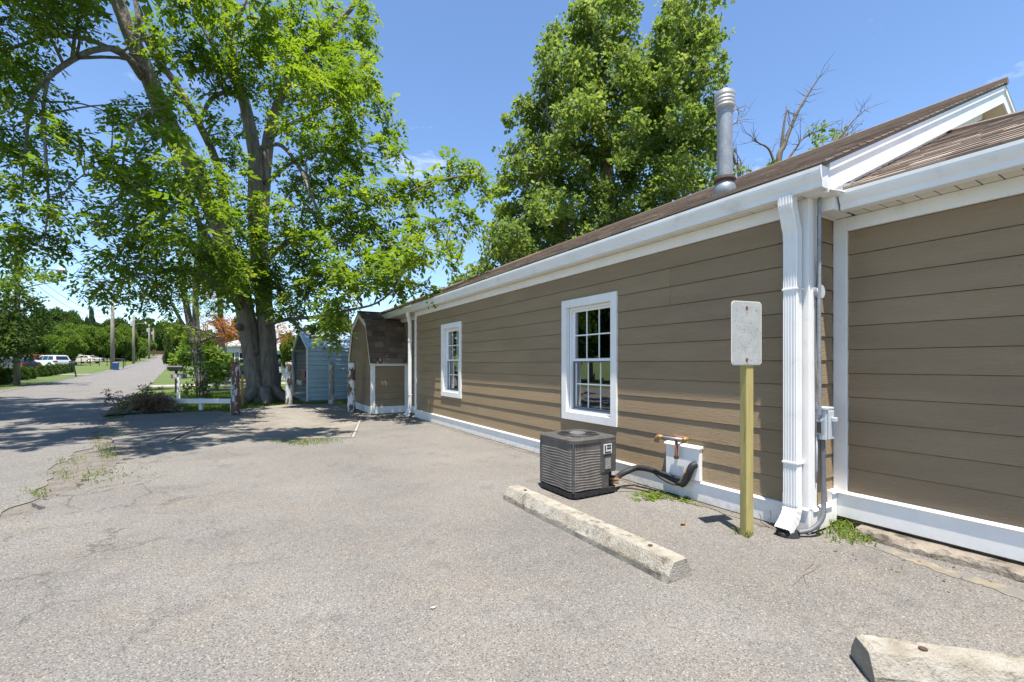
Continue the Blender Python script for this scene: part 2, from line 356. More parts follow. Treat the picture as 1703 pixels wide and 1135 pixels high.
MAT['slate_car'] = M('slate_car_paint', (0.06, 0.07, 0.085), None, rough=0.25, coat=0.6)
MAT['car_glass'] = M('car_glass', (0.015, 0.018, 0.02), None, rough=0.05, spec=0.8)
MAT['tyre'] = M('tyre', (0.02, 0.02, 0.02), None, rough=0.8)
MAT['rim'] = M('wheel_rim', (0.5, 0.5, 0.5), None, rough=0.3, metal=0.8)
MAT['tail'] = M('tail_lamp', (0.45, 0.01, 0.012), None, rough=0.2)
MAT['maroon'] = M('maroon_truck_paint', (0.17, 0.03, 0.022), (0.13, 0.025, 0.02), 3, 0.4)
MAT['chrome'] = M('bumper_chrome', (0.60, 0.60, 0.58), None, rough=0.3, metal=0.6)
MAT['blue_bin'] = M('blue_plastic', (0.025, 0.085, 0.26), None, rough=0.5)
MAT['black_plastic'] = M('black_plastic', (0.018, 0.019, 0.02), None, rough=0.5)
MAT['orange_stake'] = M('orange_stake', (0.55, 0.22, 0.03), (0.45, 0.28, 0.05), 6, 0.6)
MAT['wire'] = M('overhead_wire', (0.05, 0.05, 0.05), None, rough=0.6)
MAT['old_plank'] = M('old_plank', (0.20, 0.18, 0.15), (0.12, 0.105, 0.085), 5, 0.9, stretch=(0.5, 3, 3), bmp=0.3, bscale=20)
MAT['brown_fence'] = M('far_brown_rail', (0.13, 0.06, 0.035), None, rough=0.8)

def shinglemat(name, cols):
    m, nt, bs = nodes(name)
    a = N(nt, 'ShaderNodeAttribute', attribute_name='var')
    cr = N(nt, 'ShaderNodeValToRGB'); nt.links.new(a.outputs['Fac'], cr.inputs[0])
    e = cr.color_ramp.elements; e[0].color = (*cols[0], 1); e[1].color = (*cols[2], 1); k = e.new(0.5); k.color = (*cols[1], 1)
    v = pos(nt)
    c = mixc(nt, mth(nt, 'MULTIPLY', noise(nt, v, 180, 3, 0.6, 0.35, 0.65), 0.5), cr.outputs[0], cols[0])
    c = mixc(nt, noise(nt, v, 1.5, 5, 0.6, 0.55, 0.8), c, cols[3])
    nt.links.new(c, bs.inputs['Base Color']); bs.inputs['Roughness'].default_value = 0.92; bs.inputs['Specular IOR Level'].default_value = 0.2
    bump(nt, bs, noise(nt, v, 260, 3, 0.6, 0.3, 0.7), 0.5, 0.004)
    return m
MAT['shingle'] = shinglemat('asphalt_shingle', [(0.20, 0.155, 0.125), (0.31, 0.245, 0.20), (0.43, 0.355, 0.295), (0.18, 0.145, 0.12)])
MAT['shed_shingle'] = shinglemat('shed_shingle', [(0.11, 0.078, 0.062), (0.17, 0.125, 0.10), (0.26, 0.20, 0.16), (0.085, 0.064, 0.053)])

def skirtmat():
    """white skirt boards with rain-splashed dirt along their foot"""
    m, nt, bs = nodes('white_skirt_trim'); v = pos(nt)
    c = mixc(nt, noise(nt, v, 6, 5, lo=0.35, hi=0.65), (0.82, 0.80, 0.765), (0.765, 0.745, 0.71))
    sx = N(nt, 'ShaderNodeSeparateXYZ'); nt.links.new(v, sx.inputs[0])
    low = N(nt, 'ShaderNodeMapRange'); low.inputs[1].default_value = 0.15; low.inputs[2].default_value = 0.02; nt.links.new(sx.outputs[2], low.inputs[0])
    d = mth(nt, 'MULTIPLY', low.outputs[0], noise(nt, v, 18, 7, 0.75, 0.42, 0.72))
    c = mixc(nt, mth(nt, 'MULTIPLY', d, 0.7), c, (0.36, 0.30, 0.22))
    c = mixc(nt, mth(nt, 'MULTIPLY', noise(nt, v, 30, 4, 0.6, 0.70, 0.76), 0.5), c, (0.45, 0.41, 0.35))
    nt.links.new(c, bs.inputs['Base Color']); bs.inputs['Roughness'].default_value = 0.5
    return m
MAT['skirt'] = skirtmat()
def gnd(px, py, z=0.0):
    d = FW + RT * (px - CX) / F_PX - UP * (py - HY) / F_PX
    t = (z - CAM_H) / d[2]
    return np.array([d[0] * t, d[1] * t, z])

# ------------------------------------------------------------------ ground, road, lot, slabs
def grid_sheet(name, xs, ys, zf, mat, kind='structure'):
    nx, ny = len(xs), len(ys)
    v = [(x, y, zf(x, y)) for y in ys for x in xs]
    f = [(j * nx + i, j * nx + i + 1, (j + 1) * nx + i + 1, (j + 1) * nx + i) for j in range(ny - 1) for i in range(nx - 1)]
    me = bpy.data.meshes.new(name); me.from_pydata(v, [], f); me.update()
    return tag(link_mesh(name, me, mat), kind=kind)
gx = list(np.linspace(-900, -60, 15)) + list(np.linspace(-50, 50, 41)) + list(np.linspace(60, 900, 15))
gy = list(np.linspace(-600, -30, 10)) + list(np.linspace(-20, 240, 88)) + list(np.linspace(260, 1500, 20))
grid_sheet('ground', gx, gy, lambda x, y: terr(y) - 0.04, MAT['lawn'])

def road_r(y): return -2.05 - 0.087 * (y - 5.4)
def road_l(y): return -10.4 - 0.079 * (y - 33.7)
ry = list(np.linspace(-60, 2, 30)) + list(np.linspace(2.2, 18, 110)) + list(np.linspace(19, 215, 130))
mbr = MB(); rows = []
for y in ry:
    rr = road_r(y) + 0.06 * math.sin(y * 2.1) + 0.05 * math.sin(y * 5.3) + random.uniform(-0.05, 0.05) + (0.35 if y < 12 else 0.35 * max(0, 1 - (y - 12) / 4))
    rl = road_l(y) + 0.07 * math.sin(y * 1.7 + 1) + 0.04 * math.sin(y * 4.1)
    rows.append([(rl + (rr - rl) * k / 6, y, terr(y) - 0.018 + 0.012 * math.sin(math.pi * k / 6)) for k in range(7)])
vs = [p for r in rows for p in r]
mbr.add(vs, [(j * 7 + k, j * 7 + k + 1, (j + 1) * 7 + k + 1, (j + 1) * 7 + k) for j in range(len(rows) - 1) for k in range(6)])
tag(mbr.build('road', MAT['road']), kind='structure')

def jag(poly, step=0.12, amp=0.05, seed=3):
    r = random.Random(seed); out = []
    for i in range(len(poly)):
        a = np.array(poly[i][:2], float); b = np.array(poly[(i + 1) % len(poly)][:2], float); fl = poly[i][2] if len(poly[i]) > 2 else 0
        n = max(1, int(np.linalg.norm(b - a) / step)) if fl else 1
        nv = np.array([-(b - a)[1], (b - a)[0]]) / (np.linalg.norm(b - a) + 1e-9)
        lf = 0
        for k in range(n):
            lf = 0.6 * lf + r.uniform(-amp, amp) if fl else 0
            out.append(a + (b - a) * k / n + nv * lf)
    return out
def slab(name, poly, z, th, mat, kind='structure', parent=None):
    mb = MB(); mb.prism([(p[0], p[1], z - th) for p in poly], (0, 0, th))
    o = mb.build(name, mat, parent)
    if kind: o['kind'] = kind
    return o
# dirt shoulder between road and lot, with the lot's broken edge lying on it
slab('dirt_shoulder', jag([(-2.6, -6), (-1.0, -6), (-0.8, 5), (-0.8, 9), (-1.9, 14.6, 1), (-3.1, 14.6)], 0.15, 0.07, 5), -0.026, 0.03, MAT['dirt'])
slab('parking_lot', jag(
     [(4.6, -9), (4.6, 15.2), (3.0, 15.2), (-0.95, 9.35, 1), (-1.25, 8.0, 1), (-1.35, 7.0, 1), (-1.58, 6.0, 1), (-1.68, 4.4, 1), (-1.6, 0, 1), (-1.4, -9)], 0.07, 0.10, 8), 0.012, 0.05, MAT['lot'])
slab('driveway_apron', jag([(-1.0, 9.42, 1), (-0.12, 14.35), (-0.4, 15.0, 1), (-2.35, 14.9, 1), (-2.45, 12.0, 1), (-1.75, 9.75, 1)][::-1], 0.15, 0.05, 4), 0.010, 0.05, MAT['lot'])
pad = [(1.70, 8.27), (2.76, 12.06), (2.95, 15.35), (1.35, 16.0), (-0.05, 15.0), (-0.92, 9.32)]
slab('concrete_pad', pad, 0.026, 0.06, MAT['concrete'])
slab('far_driveway', [(-4.3, 33.0), (14, 35.5), (14, 38.0), (-4.6, 36.0)], terr(36) - 0.01, 0.02, MAT['pale_concrete'])
slab('far_driveway', [(-42, 60.5), (-12.2, 58.5), (-12.4, 61.5), (-42, 64.0)], terr(60) + 0.0, 0.1, MAT['pale_concrete'])
# tan silt line along the wing and the rusty stain at its corner
sl = [gnd(1452, 905), gnd(1530, 935), gnd(1620, 962), gnd(1760, 1005), gnd(1760, 1022), gnd(1640, 980), gnd(1560, 955), gnd(1500, 932), gnd(1440, 912)]
slab('silt_line', jag([(p[0], p[1], 1) for p in sl], 0.02, 0.016, 2), 0.016, 0.006, M('silt', (0.31, 0.265, 0.185), (0.22, 0.195, 0.15), 14, 0.95, c3=(0.19, 0.18, 0.165), s3=9, lo3=0.44, hi3=0.56, bmp=0.5))
slab('loose_gravel_strip', jag([(3.50, 3.30, 1), (3.72, 3.30), (3.72, 1.85), (3.56, 1.85, 1), (3.60, 2.6, 1)][::-1], 0.05, 0.02, 6), 0.0165, 0.006, MAT['dirt'])
slab('loose_gravel_strip', jag([(3.58, 10.6, 1), (3.72, 10.6), (3.72, 3.5), (3.62, 3.5, 1)][::-1], 0.08, 0.025, 9), 0.0165, 0.006, MAT['dirt'])
# pale cover strip of the joint beside the pad
slab('joint_strip', [(1.715, 8.26), (1.76, 8.25), (2.80, 12.05), (2.765, 12.06)], 0.030, 0.02, MAT['pale_concrete'])

# ------------------------------------------------------------------ the house
HX = 3.70
house = thing('house', 'long low taupe lap-sided house with white trim and brown shingle roof', 'house', (HX, 2.0, 0))
EXPO = (2.448 - 0.213) / 12
W1 = (3.80, 4.82, 0.585, 2.13); W2 = (7.99, 8.98, 0.637, 2.128)
TW = 0.10
holes = [(w[0] + TW - 0.01, w[1] - TW + 0.01, w[2] + TW - 0.01, w[3] - TW + 0.01) for w in (W1, W2)]

def wall_back(name, x0, x1, y0, y1, z0, z1, holes=()):
    mb = MB(); ys = sorted([y0, y1] + [h[0] for h in holes] + [h[1] for h in holes])
    for a, b in zip(ys[:-1], ys[1:]):
        hh = [h for h in holes if h[0] <= a + 1e-6 and h[1] >= b - 1e-6]
        if hh:
            mb.box(x0, x1, a, b, z0, hh[0][2]); mb.box(x0, x1, a, b, hh[0][3], z1)
        else: mb.box(x0, x1, a, b, z0, z1)
    return mb.build(name, MAT['siding'], house)
wall = wall_back('wall', 3.722, 3.86, 1.82, 10.64, 0.03, 2.62, holes)

def board_x(parent, y0, y1, z0, z1, X, mat, lean=0.009, th=0.012, clip=None):
    """lap board on a wall that faces -X"""
    mb = MB(); zt = z1 - 0.0045
    mb.hexa([(X - 0.005, y0, z0), (X + th, y0, z0), (X + th, y1, z0), (X - 0.005, y1, z0), (X - 0.005 + lean, y0, zt), (X + th, y0, zt), (X + th, y1, zt), (X - 0.005 + lean, y1, zt)])
    return mb.build('siding_board', mat, parent)
def board_y(parent, x0, x1, z0, z1, Y, mat, lean=0.009, th=0.012, x0t=None, x1t=None):
    """lap board on a wall that faces -Y; x0t/x1t let the top edge be shorter (gable)"""
    x0t = x0 if x0t is None else x0t; x1t = x1 if x1t is None else x1t
    mb = MB(); zt = z1 - 0.0045
    mb.hexa([(x0, Y - 0.005, z0), (x1, Y - 0.005, z0), (x1, Y + th, z0), (x0, Y + th, z0), (x0t, Y - 0.005 + lean, zt), (x1t, Y - 0.005 + lean, zt), (x1t, Y + th, zt), (x0t, Y + th, zt)])
    return mb.build('siding_board', mat, parent)

rb = random.Random(21)
for r in range(12):
    z0 = 0.213 + r * EXPO; z1 = z0 + EXPO
    # butt joints as in the photo, elsewhere staggered
    joints = {9: [3.07], 3: [6.9], 6: [5.6, 9.5], 0: [4.9], 1: [7.3]}.get(r, [rb.uniform(5.1, 7.6)])
    if r == 10: joints = [3.07, 6.6]
    ys = [1.885] + sorted(joints) + [10.55]
    for a, b in zip(ys[:-1], ys[1:]):
        segs = [(a + 0.0012, b - 0.0012, z0, z1)]
        for h in holes:
            out = []
            for (p, q, lo, hi) in segs:
                if q <= h[0] or p >= h[1] or hi <= h[2] or lo >= h[3]: out.append((p, q, lo, hi)); continue
                if p < h[0]: out.append((p, h[0], lo, hi))
                if q > h[1]: out.append((h[1], q, lo, hi))
                if lo < h[2]: out.append((max(p, h[0]), min(q, h[1]), lo, h[2]))
                if hi > h[3]: out.append((max(p, h[0]), min(q, h[1]), h[3], hi))
            segs = out
        for (p, q, lo, hi) in segs:
            if q - p > 0.02 and hi - lo > 0.01: board_x(wall, p, q, lo, hi, HX, MAT['siding'])

# recessed far wall behind the shed
fwall = MB().box(3.97, 4.1, 10.64, 15.2, 0.03, 2.62).build('wall', MAT['siding'], house)
for r in range(13):
    z0 = 0.213 + r * EXPO
    board_x(fwall, 10.66, 15.2, z0, min(z0 + EXPO, 2.54), 3.95, MAT['siding'])
# the other walls, out of sight
MB().box(4.1, 11.95, 15.05, 15.2, 0.03, 2.62).build('wall', MAT['siding_x'], house)
MB().box(11.8, 11.95, 1.82, 15.05, 0.03, 2.62).build('wall', MAT['siding'], house)
# return wall at the near corner
rwall = MB().box(3.722, 4.16, 1.815, 1.93, 0.03, 2.62).build('wall', MAT['siding_x'], house)
for r in range(12):
    z0 = 0.213 + r * EXPO
    board_y(rwall, 3.795, 4.115, z0, min(z0 + EXPO, 2.448), 1.795, MAT['siding_x'])
# wing wall
WX = 4.12; WE = (2.345 - 0.30) / 11
wwall = MB().box(WX + 0.022, WX + 0.15, -0.46, 1.815, 0.03, 2.5).build('wall', MAT['siding'], house)
for r in range(11):
    z0 = 0.30 + r * WE
    board_x(wwall, -0.46, 1.70, z0, z0 + WE, WX, MAT['siding'])
MB().box(WX + 0.15, 8.5, -0.46, -0.30, 0.03, 2.5).build('wall', MAT['siding_x'], house)
MB().box(8.35, 8.5, -0.30, 1.82, 0.03, 2.5).build('wall', MAT['siding'], house)

# corner boards, frieze, skirt
T = MAT['trim']
MB().box(3.680, 3.705, 1.773, 1.885, 0.20, 2.553).build('corner_board', T, house, bevel=0.003)
MB().box(3.7055, 3.795, 1.771, 1.797, 0.20, 2.553).build('corner_board', T, house, bevel=0.003)
MB().box(3.680, 3.74, 10.555, 10.655, 0.20, 2.553).build('corner_board', T, house, bevel=0.003)
MB().box(4.094, 4.125, 1.698, 1.792, 0.295, 2.4525).build('corner_board', T, house, bevel=0.003)
MB().box(3.683, 3.715, 1.887, 10.554, 2.448, 2.553).build('frieze_board', T, house, bevel=0.003)
MB().box(3.925, 3.96, 10.66, 15.2, 2.45, 2.553).build('frieze_board', T, house, bevel=0.003)
MB().box(4.097, 4.135, -0.46, 1.697, 2.3455, 2.452).build('frieze_board', T, house, bevel=0.003)
MB().box(3.797, 4.095, 1.774, 1.80, 2.448, 2.553).build('frieze_board', T, house, bevel=0.003)
def skirt(x0, x1, y0, y1, z0, z1, faceX=True):
    o = MB().box(x0, x1, y0, y1, z0, z1 - 0.018).build('skirt_board', MAT['skirt'], house, bevel=0.003)
    if faceX: MB().hexa([(x0 - 0.012, y0, z1 - 0.018), (x1, y0, z1 - 0.018), (x1, y1, z1 - 0.018), (x0 - 0.012, y1, z1 - 0.018), (x0 - 0.006, y0, z1 - 0.004), (x1, y0, z1 + 0.004), (x1, y1, z1 + 0.004), (x0 - 0.006, y1, z1 - 0.004)]).build('drip_cap', T, house)
    else: MB().hexa([(x0, y0 - 0.012, z1 - 0.018), (x1, y0 - 0.012, z1 - 0.018), (x1, y1, z1 - 0.018), (x0, y1, z1 - 0.018), (x0, y0 - 0.006, z1 - 0.004), (x1, y0 - 0.006, z1 - 0.004), (x1, y1, z1 + 0.004), (x0, y1, z1 + 0.004)]).build('drip_cap', T, house)
    return o
skirt(3.683, 3.722, 1.775, 10.66, 0.022, 0.213)
skirt(3.7225, 4.00, 1.765, 1.80, 0.03, 0.205, False)
skirt(4.0005, 4.09, 1.763, 1.80, 0.05, 0.300, False)
skirt(4.092, 4.14, -0.46, 1.80, 0.095, 0.30)
skirt(3.935, 3.972, 10.66, 15.2, 0.022, 0.213)
# rough foundation ledge under the wing
led = MB(); yy = list(np.linspace(-0.9, 1.60, 52))
prof = []
for y in yy:
    j = 0.02 * math.sin(y * 9) + rb.uniform(-0.012, 0.012)
    prof.append([(4.16, y, 0.0), (3.95 + j, y, 0.0), (3.96 + j, y, 0.045 + rb.uniform(-0.01, 0.008)), (3.99 + j * 0.4, y, 0.066 + rb.uniform(-0.004, 0.004)), (4.16, y, 0.075)])
led.add([p for r in prof for p in r], [(i * 5 + k, i * 5 + k + 1, i * 5 + 5 + k + 1, i * 5 + 5 + k) for i in range(len(yy) - 1) for k in range(4)] + [(5 * (len(yy) - 1) + k for k in range(5))])
led.build('foundation_ledge', MAT['ledge'], house)

# ---------------- windows
def window(w):
    y0, y1, z0, z1 = w
    g = MB().box(3.738, 3.80, y0 + TW, y0 + TW + 0.03, z0 + TW, z1 - TW)
    g.box(3.738, 3.80, y1 - TW - 0.03, y1 - TW, z0 + TW, z1 - TW)
    g.box(3.738, 3.80, y0 + TW + 0.03, y1 - TW - 0.03, z1 - TW - 0.03, z1 - TW); g.box(3.738, 3.80, y0 + TW + 0.03, y1 - TW - 0.03, z0 + TW, z0 + TW + 0.03)
    win = g.build('window', MAT['vinyl'], house, bevel=0.002)
    # casing
    for (a, b, c, d) in ((y0, y0 + TW, z0, z1), (y1 - TW, y1, z0, z1), (y0 + TW, y1 - TW, z1 - TW, z1), (y0 + TW, y1 - TW, z0, z0 + TW)):
        MB().box(3.677, 3.737, a + 0.0006, b - 0.0006, c + 0.0006, d - 0.0006).build('casing', T, win, bevel=0.003)
    iy0, iy1, iz0, iz1 = y0 + TW + 0.03, y1 - TW - 0.03, z0 + TW + 0.03, z1 - TW - 0.03
    zm = (iz0 + iz1) / 2
    def sash(za, zb, x, rail):
        s = MB(); s.box(x, x + 0.022, iy0, iy0 + 0.038, za, zb); s.box(x, x + 0.022, iy1 - 0.038, iy1, za, zb)
        s.box(x, x + 0.022, iy0 + 0.038, iy1 - 0.038, zb - rail, zb); s.box(x, x + 0.022, iy0 + 0.038, iy1 - 0.038, za, za + rail)
        s.build('sash', MAT['vinyl'], win, bevel=0.002)
        a, b, c, d = iy0 + 0.038, iy1 - 0.038, za + rail, zb - rail
        # six panes set between glazing bars
        yy = np.linspace(a, b, 4); zz = np.linspace(c, d, 3)
        bars = [(x + 0.007, x + 0.017, yy[k] - 0.008, yy[k] + 0.008, c, d) for k in (1, 2)] + [(x + 0.0065, x + 0.0175, a, b, zz[1] - 0.008, zz[1] + 0.008)]
        for br in bars: MB().box(*br).build('glazing_bar', MAT['vinyl'], win)
        for i in range(3):
            for j in range(2):
                t = rb.uniform(-0.0006, 0.0006)
                MB().hexa([(x + 0.011 + t, yy[i] + 0.008, zz[j] + 0.008), (x + 0.014 + t, yy[i] + 0.008, zz[j] + 0.008), (x + 0.014, yy[i + 1] - 0.008, zz[j] + 0.008), (x + 0.011, yy[i + 1] - 0.008, zz[j] + 0.008),
                           (x + 0.011, yy[i] + 0.008, zz[j + 1] - 0.008), (x + 0.014, yy[i] + 0.008, zz[j + 1] - 0.008), (x + 0.014 + t, yy[i + 1] - 0.008, zz[j + 1] - 0.008), (x + 0.011 + t, yy[i + 1] - 0.008, zz[j + 1] - 0.008)]).build('pane', MAT['glass'], win)
    sash(zm - 0.018, iz1, 3.768, 0.03)
    sash(iz0, zm + 0.018, 3.792, 0.034)
    sc = MB(); a, b, c, d = iy0 + 0.004, iy1 - 0.004, iz0 + 0.012, zm - 0.022
    sc.box(3.772, 3.782, a, a + 0.022, c, d); sc.box(3.772, 3.782, b - 0.022, b, c, d); sc.box(3.772, 3.782, a + 0.022, b - 0.022, c, c + 0.022); sc.box(3.772, 3.782, a + 0.022, b - 0.022, d - 0.014, d)
    s = sc.build('screen_frame', M('screen_frame_grey', (0.16, 0.165, 0.17), None, rough=0.5), win)
window(W1); window(W2)
# dim room behind the panes: floor, walls, a stud and a white duct
room = MB(); room.box(8.2, 8.3, 2.0, 10.4, 0.1, 2.6); room.box(3.87, 8.2, 2.0, 2.08, 0.1, 2.6); room.box(3.87, 8.2, 10.32, 10.4, 0.1, 2.6); room.box(3.87, 8.2, 2.08, 10.32, 0.05, 0.15); room.box(3.87, 8.2, 2.08, 10.32, 2.55, 2.61)
room.box(3.87, 8.2, 6.3, 6.4, 0.15, 2.55)
room.build('room_lining', MAT['wall_in'], house)
MB().tube([(4.6, 5.2, 1.62), (4.6, 6.25, 1.62)], 0.1, 14).build('duct', MAT['trim'], house, smooth=False)

# ---------------- soffits, gutters
def soffit(x0, x1, y0, y1, z, w=0.1):
    me = MB().box(0, x1 - x0, 0.002, w - 0.006, 0, 0.008).mesh('soffit_panel')
    me.materials.append(MAT['soffit'])
    n = int((y1 - y0) / w)
    for k in range(n):
        o = bpy.data.objects.new('soffit_panel', me); COL.objects.link(o); o.parent = house
        o.location = Vector((x0, y0 + k * w, z)) - Vector(org(house))
soffit(3.607, 3.682, 1.80, 10.7, 2.554, 0.2)
soffit(3.957, 4.096, -0.46, 1.70, 2.453, 0.1)
MB().box(3.606, 3.80, 1.79, 15.3, 2.564, 2.575).build('soffit_backing', MAT['black_gap'], house)
MB().box(3.606, 3.96, 10.67, 15.3, 2.554, 2.5635).build('soffit_board', MAT['soffit'], house)
MB().box(3.958, 4.14, -0.7, 1.78, 2.463, 2.472).build('soffit_backing', MAT['black_gap'], house)
def kprof(xf, xb, z0, z1):
    h = z1 - z0; d = xb - xf
    return [(xb, z0), (xf + d * 0.30, z0), (xf + d * 0.26, z0 + h * 0.04), (xf + d * 0.25, z0 + h * 0.28), (xf + d * 0.14, z0 + h * 0.42), (xf + d * 0.02, z0 + h * 0.66), (xf, z0 + h * 0.80), (xf, z0 + h * 0.97), (xf + d * 0.10, z1), (xf + d * 0.10, z0 + h * 0.9), (xb, z0 + h * 0.9)]
def gutter(xf, xb, z0, z1, y0, y1):
    pr = kprof(xf, xb, z0, z1)
    return MB().prism([(x, y1, z) for x, z in pr], (0, y0 - y1, 0)).build('gutter', MAT['gutter'], house)
gutter(3.50, 3.606, 2.553, 2.70, 1.615, 15.45)
gutter(3.84, 3.957, 2.452, 2.592, -0.70, 1.643)
MB().box(3.607, 3.63, 1.64, 15.4, 2.577, 2.73).build('fascia_board', T, house)
MB().box(3.9585, 3.98, -0.70, 1.70, 2.475, 2.63).build('fascia_board', T, house)
# end caps
for (xf, xb, z0, z1, ye) in ((3.50, 3.606, 2.553, 2.70, 1.6135), (3.84, 3.957, 2.452, 2.592, 1.6445)):
    pr = kprof(xf - 0.003, xb, z0 - 0.003, z1 + 0.002)[:9] + [(xb, z1 + 0.002)]
    MB().prism([(x, ye + 0.0005, z) for x, z in pr], (0, -0.003, 0)).build('gutter_end_cap', MAT['gutter'], house)

# ---------------- roof
PIT = 0.448; SL = math.hypot(1, PIT)
RX, RZ = 7.83, 2.715 + PIT * (7.83 - 3.5)
def roof_slab(name, pts, th=0.03):
    return MB().prism([(p[0], p[1], p[2] - th) for p in pts], (0, 0, th - 0.004)).build(name, MAT['shingle'], house)
E0 = 2.715; XB = 2 * RX - 3.5
roof = roof_slab('roof', [(3.53, 1.6, E0 + 0.0134), (RX, 1.6, RZ), (RX, 11.2, RZ), (3.53, 15.5, E0 + 0.0134)])
roof_slab('roof', [(RX, 1.6, RZ), (XB, 1.6, E0), (XB, 15.53, E0), (RX, 11.2, RZ)])
roof_slab('roof', [(3.53, 15.53, E0), (RX, 11.2, RZ), (XB, 15.53, E0)])
def courses(mb, p0, u, s, n, total, expo, ext, tab=0.32, th=0.009, seed=1):
    """stepped shingle courses: p0 eave origin, u along the eave, s up the slope, ext(t) gives the u-range"""
    r = random.Random(seed); p0, u, s, n = map(np.asarray, (p0, u, s, n))
    k = 0
    while k * expo < total:
        a, b = ext(k * expo); off = r.uniform(0, tab); x = a - off
        tone = r.uniform(-0.08, 0.08)
        while x < b:
            w = tab * r.uniform(0.55, 1.25); x0, x1 = max(x, a), min(x + w, b)
            if x1 - x0 > 0.02:
                s0 = k * expo - r.choice([0, 0, 0.004, 0.012]); s1 = min((k + 1) * expo + 0.02, total)
                t = th * r.uniform(0.9, 1.5)
                q = [p0 + u * x0 + s * s0, p0 + u * x1 + s * s0, p0 + u * x1 + s * s1, p0 + u * x0 + s * s1]
                mb.hexa([q[0] - n * 0.004, q[1] - n * 0.004, q[2] - n * 0.004, q[3] - n * 0.004, q[0] + n * t, q[1] + n * t, q[2] + n * 0.001, q[3] + n * 0.001], var=min(1, max(0, r.gauss(0.5, 0.32) + tone)))
            x += w
        k += 1
sv = np.array([1, 0, PIT]) / SL; nv = np.array([-PIT, 0, 1]) / SL
mb = MB(); tot = (RX - 3.515) * SL
courses(mb, (3.515, 0, E0 + 0.0067), (0, 1, 0), sv, nv, tot, 0.14, lambda t: (1.585, 15.5 - t / SL * 4.3 / 4.33), seed=4)
tag(mb.build('shingles', MAT['shingle'], house), kind='stuff')
MB().tube([(RX, 1.58, RZ + 0.012), (RX, 11.2, RZ + 0.012)], 0.05, 6).build('ridge_cap', MAT['shingle'], house)
MB().tube([(3.55, 15.5, E0 + 0.03), (RX, 11.2, RZ + 0.012)], 0.045, 6).build('ridge_cap', MAT['shingle'], house)
# rake boards of the near gable, with an upper shadow strip
def rake(xa, za, xb_, zb, top, bot, y0, y1, name='rake_board', m=None):
    return MB().prism([(xa, y1, za + bot), (xb_, y1, zb + bot), (xb_, y1, zb + top), (xa, y1, za + top)], (0, y0 - y1, 0)).build(name, m or T, house)
zl = E0
rake(3.607, zl + 0.107 * PIT, RX - 0.0, RZ, -0.035, -0.235, 1.612, 1.632)
rake(3.607, zl + 0.107 * PIT, RX, RZ, -0.033, -0.085, 1.600, 1.6115, 'rake_strip')
rake(RX, RZ, XB, E0, -0.035, -0.235, 1.612, 1.632)
rake(RX, RZ, XB, E0, -0.033, -0.085, 1.600, 1.6115, 'rake_strip')
rake(4.10, zl + 0.60 * PIT, RX, RZ, -0.225, -0.237, 1.634, 1.83, 'rake_soffit', MAT['soffit'])
rake(RX, RZ, XB - 0.3, E0 + 0.3 * PIT, -0.225, -0.237, 1.634, 1.83, 'rake_soffit', MAT['soffit'])
# frieze along the gable wall and a piece of gable siding
rake(4.2, zl + 0.70 * PIT, RX - 0.08, RZ - 0.08 * PIT, -0.24, -0.34, 1.775, 1.80, 'gable_frieze')
gw = MB().prism([(3.75, 1.93, 2.6), (XB - 0.3, 1.93, 2.6), (RX, 1.93, RZ - 0.14)], (0, -0.11, 0)).build('wall', MAT['siding_x'], house)
z = 2.62
while z < RZ - 0.5:
    f = lambda zz: 3.5 + (zz - (E0 - 0.26)) / PIT
    xa, xt = f(z), f(z + EXPO)
    if 2 * RX - xt > xt: board_y(gw, xa, 2 * RX - xa, z, z + EXPO, 1.795, MAT['siding_x'], x0t=xt, x1t=2 * RX - xt)
    z += EXPO
MB().box(RX - 0.75, RX - 0.62, 1.772, 1.79, 3.6, 4.08).build('gable_trim', T, house)
# boxed eave return between the two gutters
MB().prism([(3.609, 1.79, 2.5535), (4.13, 1.79, 2.5535), (4.13, 1.79, 2.72), (3.609, 1.79, 2.565)], (0, -0.168, 0)).build('eave_return', T, house)
MB().box(3.80, 4.09, 1.66, 1.772, 2.4535, 2.552).build('eave_return', T, house)
# bent flashing tongue between the gutters
MB().hexa([(3.62, 1.60, 2.545), (3.86, 1.606, 2.575), (3.86, 1.64, 2.575), (3.62, 1.64, 2.545), (3.62, 1.60, 2.549), (3.86, 1.606, 2.579), (3.86, 1.64, 2.579), (3.62, 1.64, 2.549)]).build('flashing', MAT['trim'], house)

# wing roof, hipped towards the camera side
EW = 2.600; AX, AY = 6.28, 1.79; AZ = EW + PIT * (AX - 3.865)
hipY = AY - (AX - 3.865)
roof_slab('roof', [(3.865, hipY, EW), (AX, AY, AZ), (3.865, AY, EW)][::-1])
roof_slab('roof', [(3.865, hipY, EW), (2 * AX - 3.865, hipY, EW), (AX, AY, AZ)])
roof_slab('roof', [(2 * AX - 3.865, hipY, EW), (2 * AX - 3.865, AY, EW), (AX, AY, AZ)])
mb = MB()
courses(mb, (3.855, 0, EW), (0, 1, 0), sv, nv, (AX - 3.86) * SL, 0.135, lambda t: (hipY + t / SL, 1.645 if t < 0.15 else 1.77), tab=0.3, seed=9)
tag(mb.build('shingles', MAT['shingle'], house), kind='stuff')
MB().tube([(3.88, hipY + 0.02, EW + 0.015), (AX, AY, AZ + 0.015)], 0.03, 6).build('ridge_cap', MAT['shingle'], house)
# step flashing where the wing roof meets the gable
MB().prism([(4.02, 1.655, EW + PIT * 0.155 + 0.012), (6.25, 1.655, EW + PIT * 2.385 + 0.012), (6.25, 1.655, EW + PIT * 2.385 + 0.075), (4.02, 1.655, EW + PIT * 0.155 + 0.075)], (0, -0.012, 0)).build('step_flashing', MAT['gutter'], house)

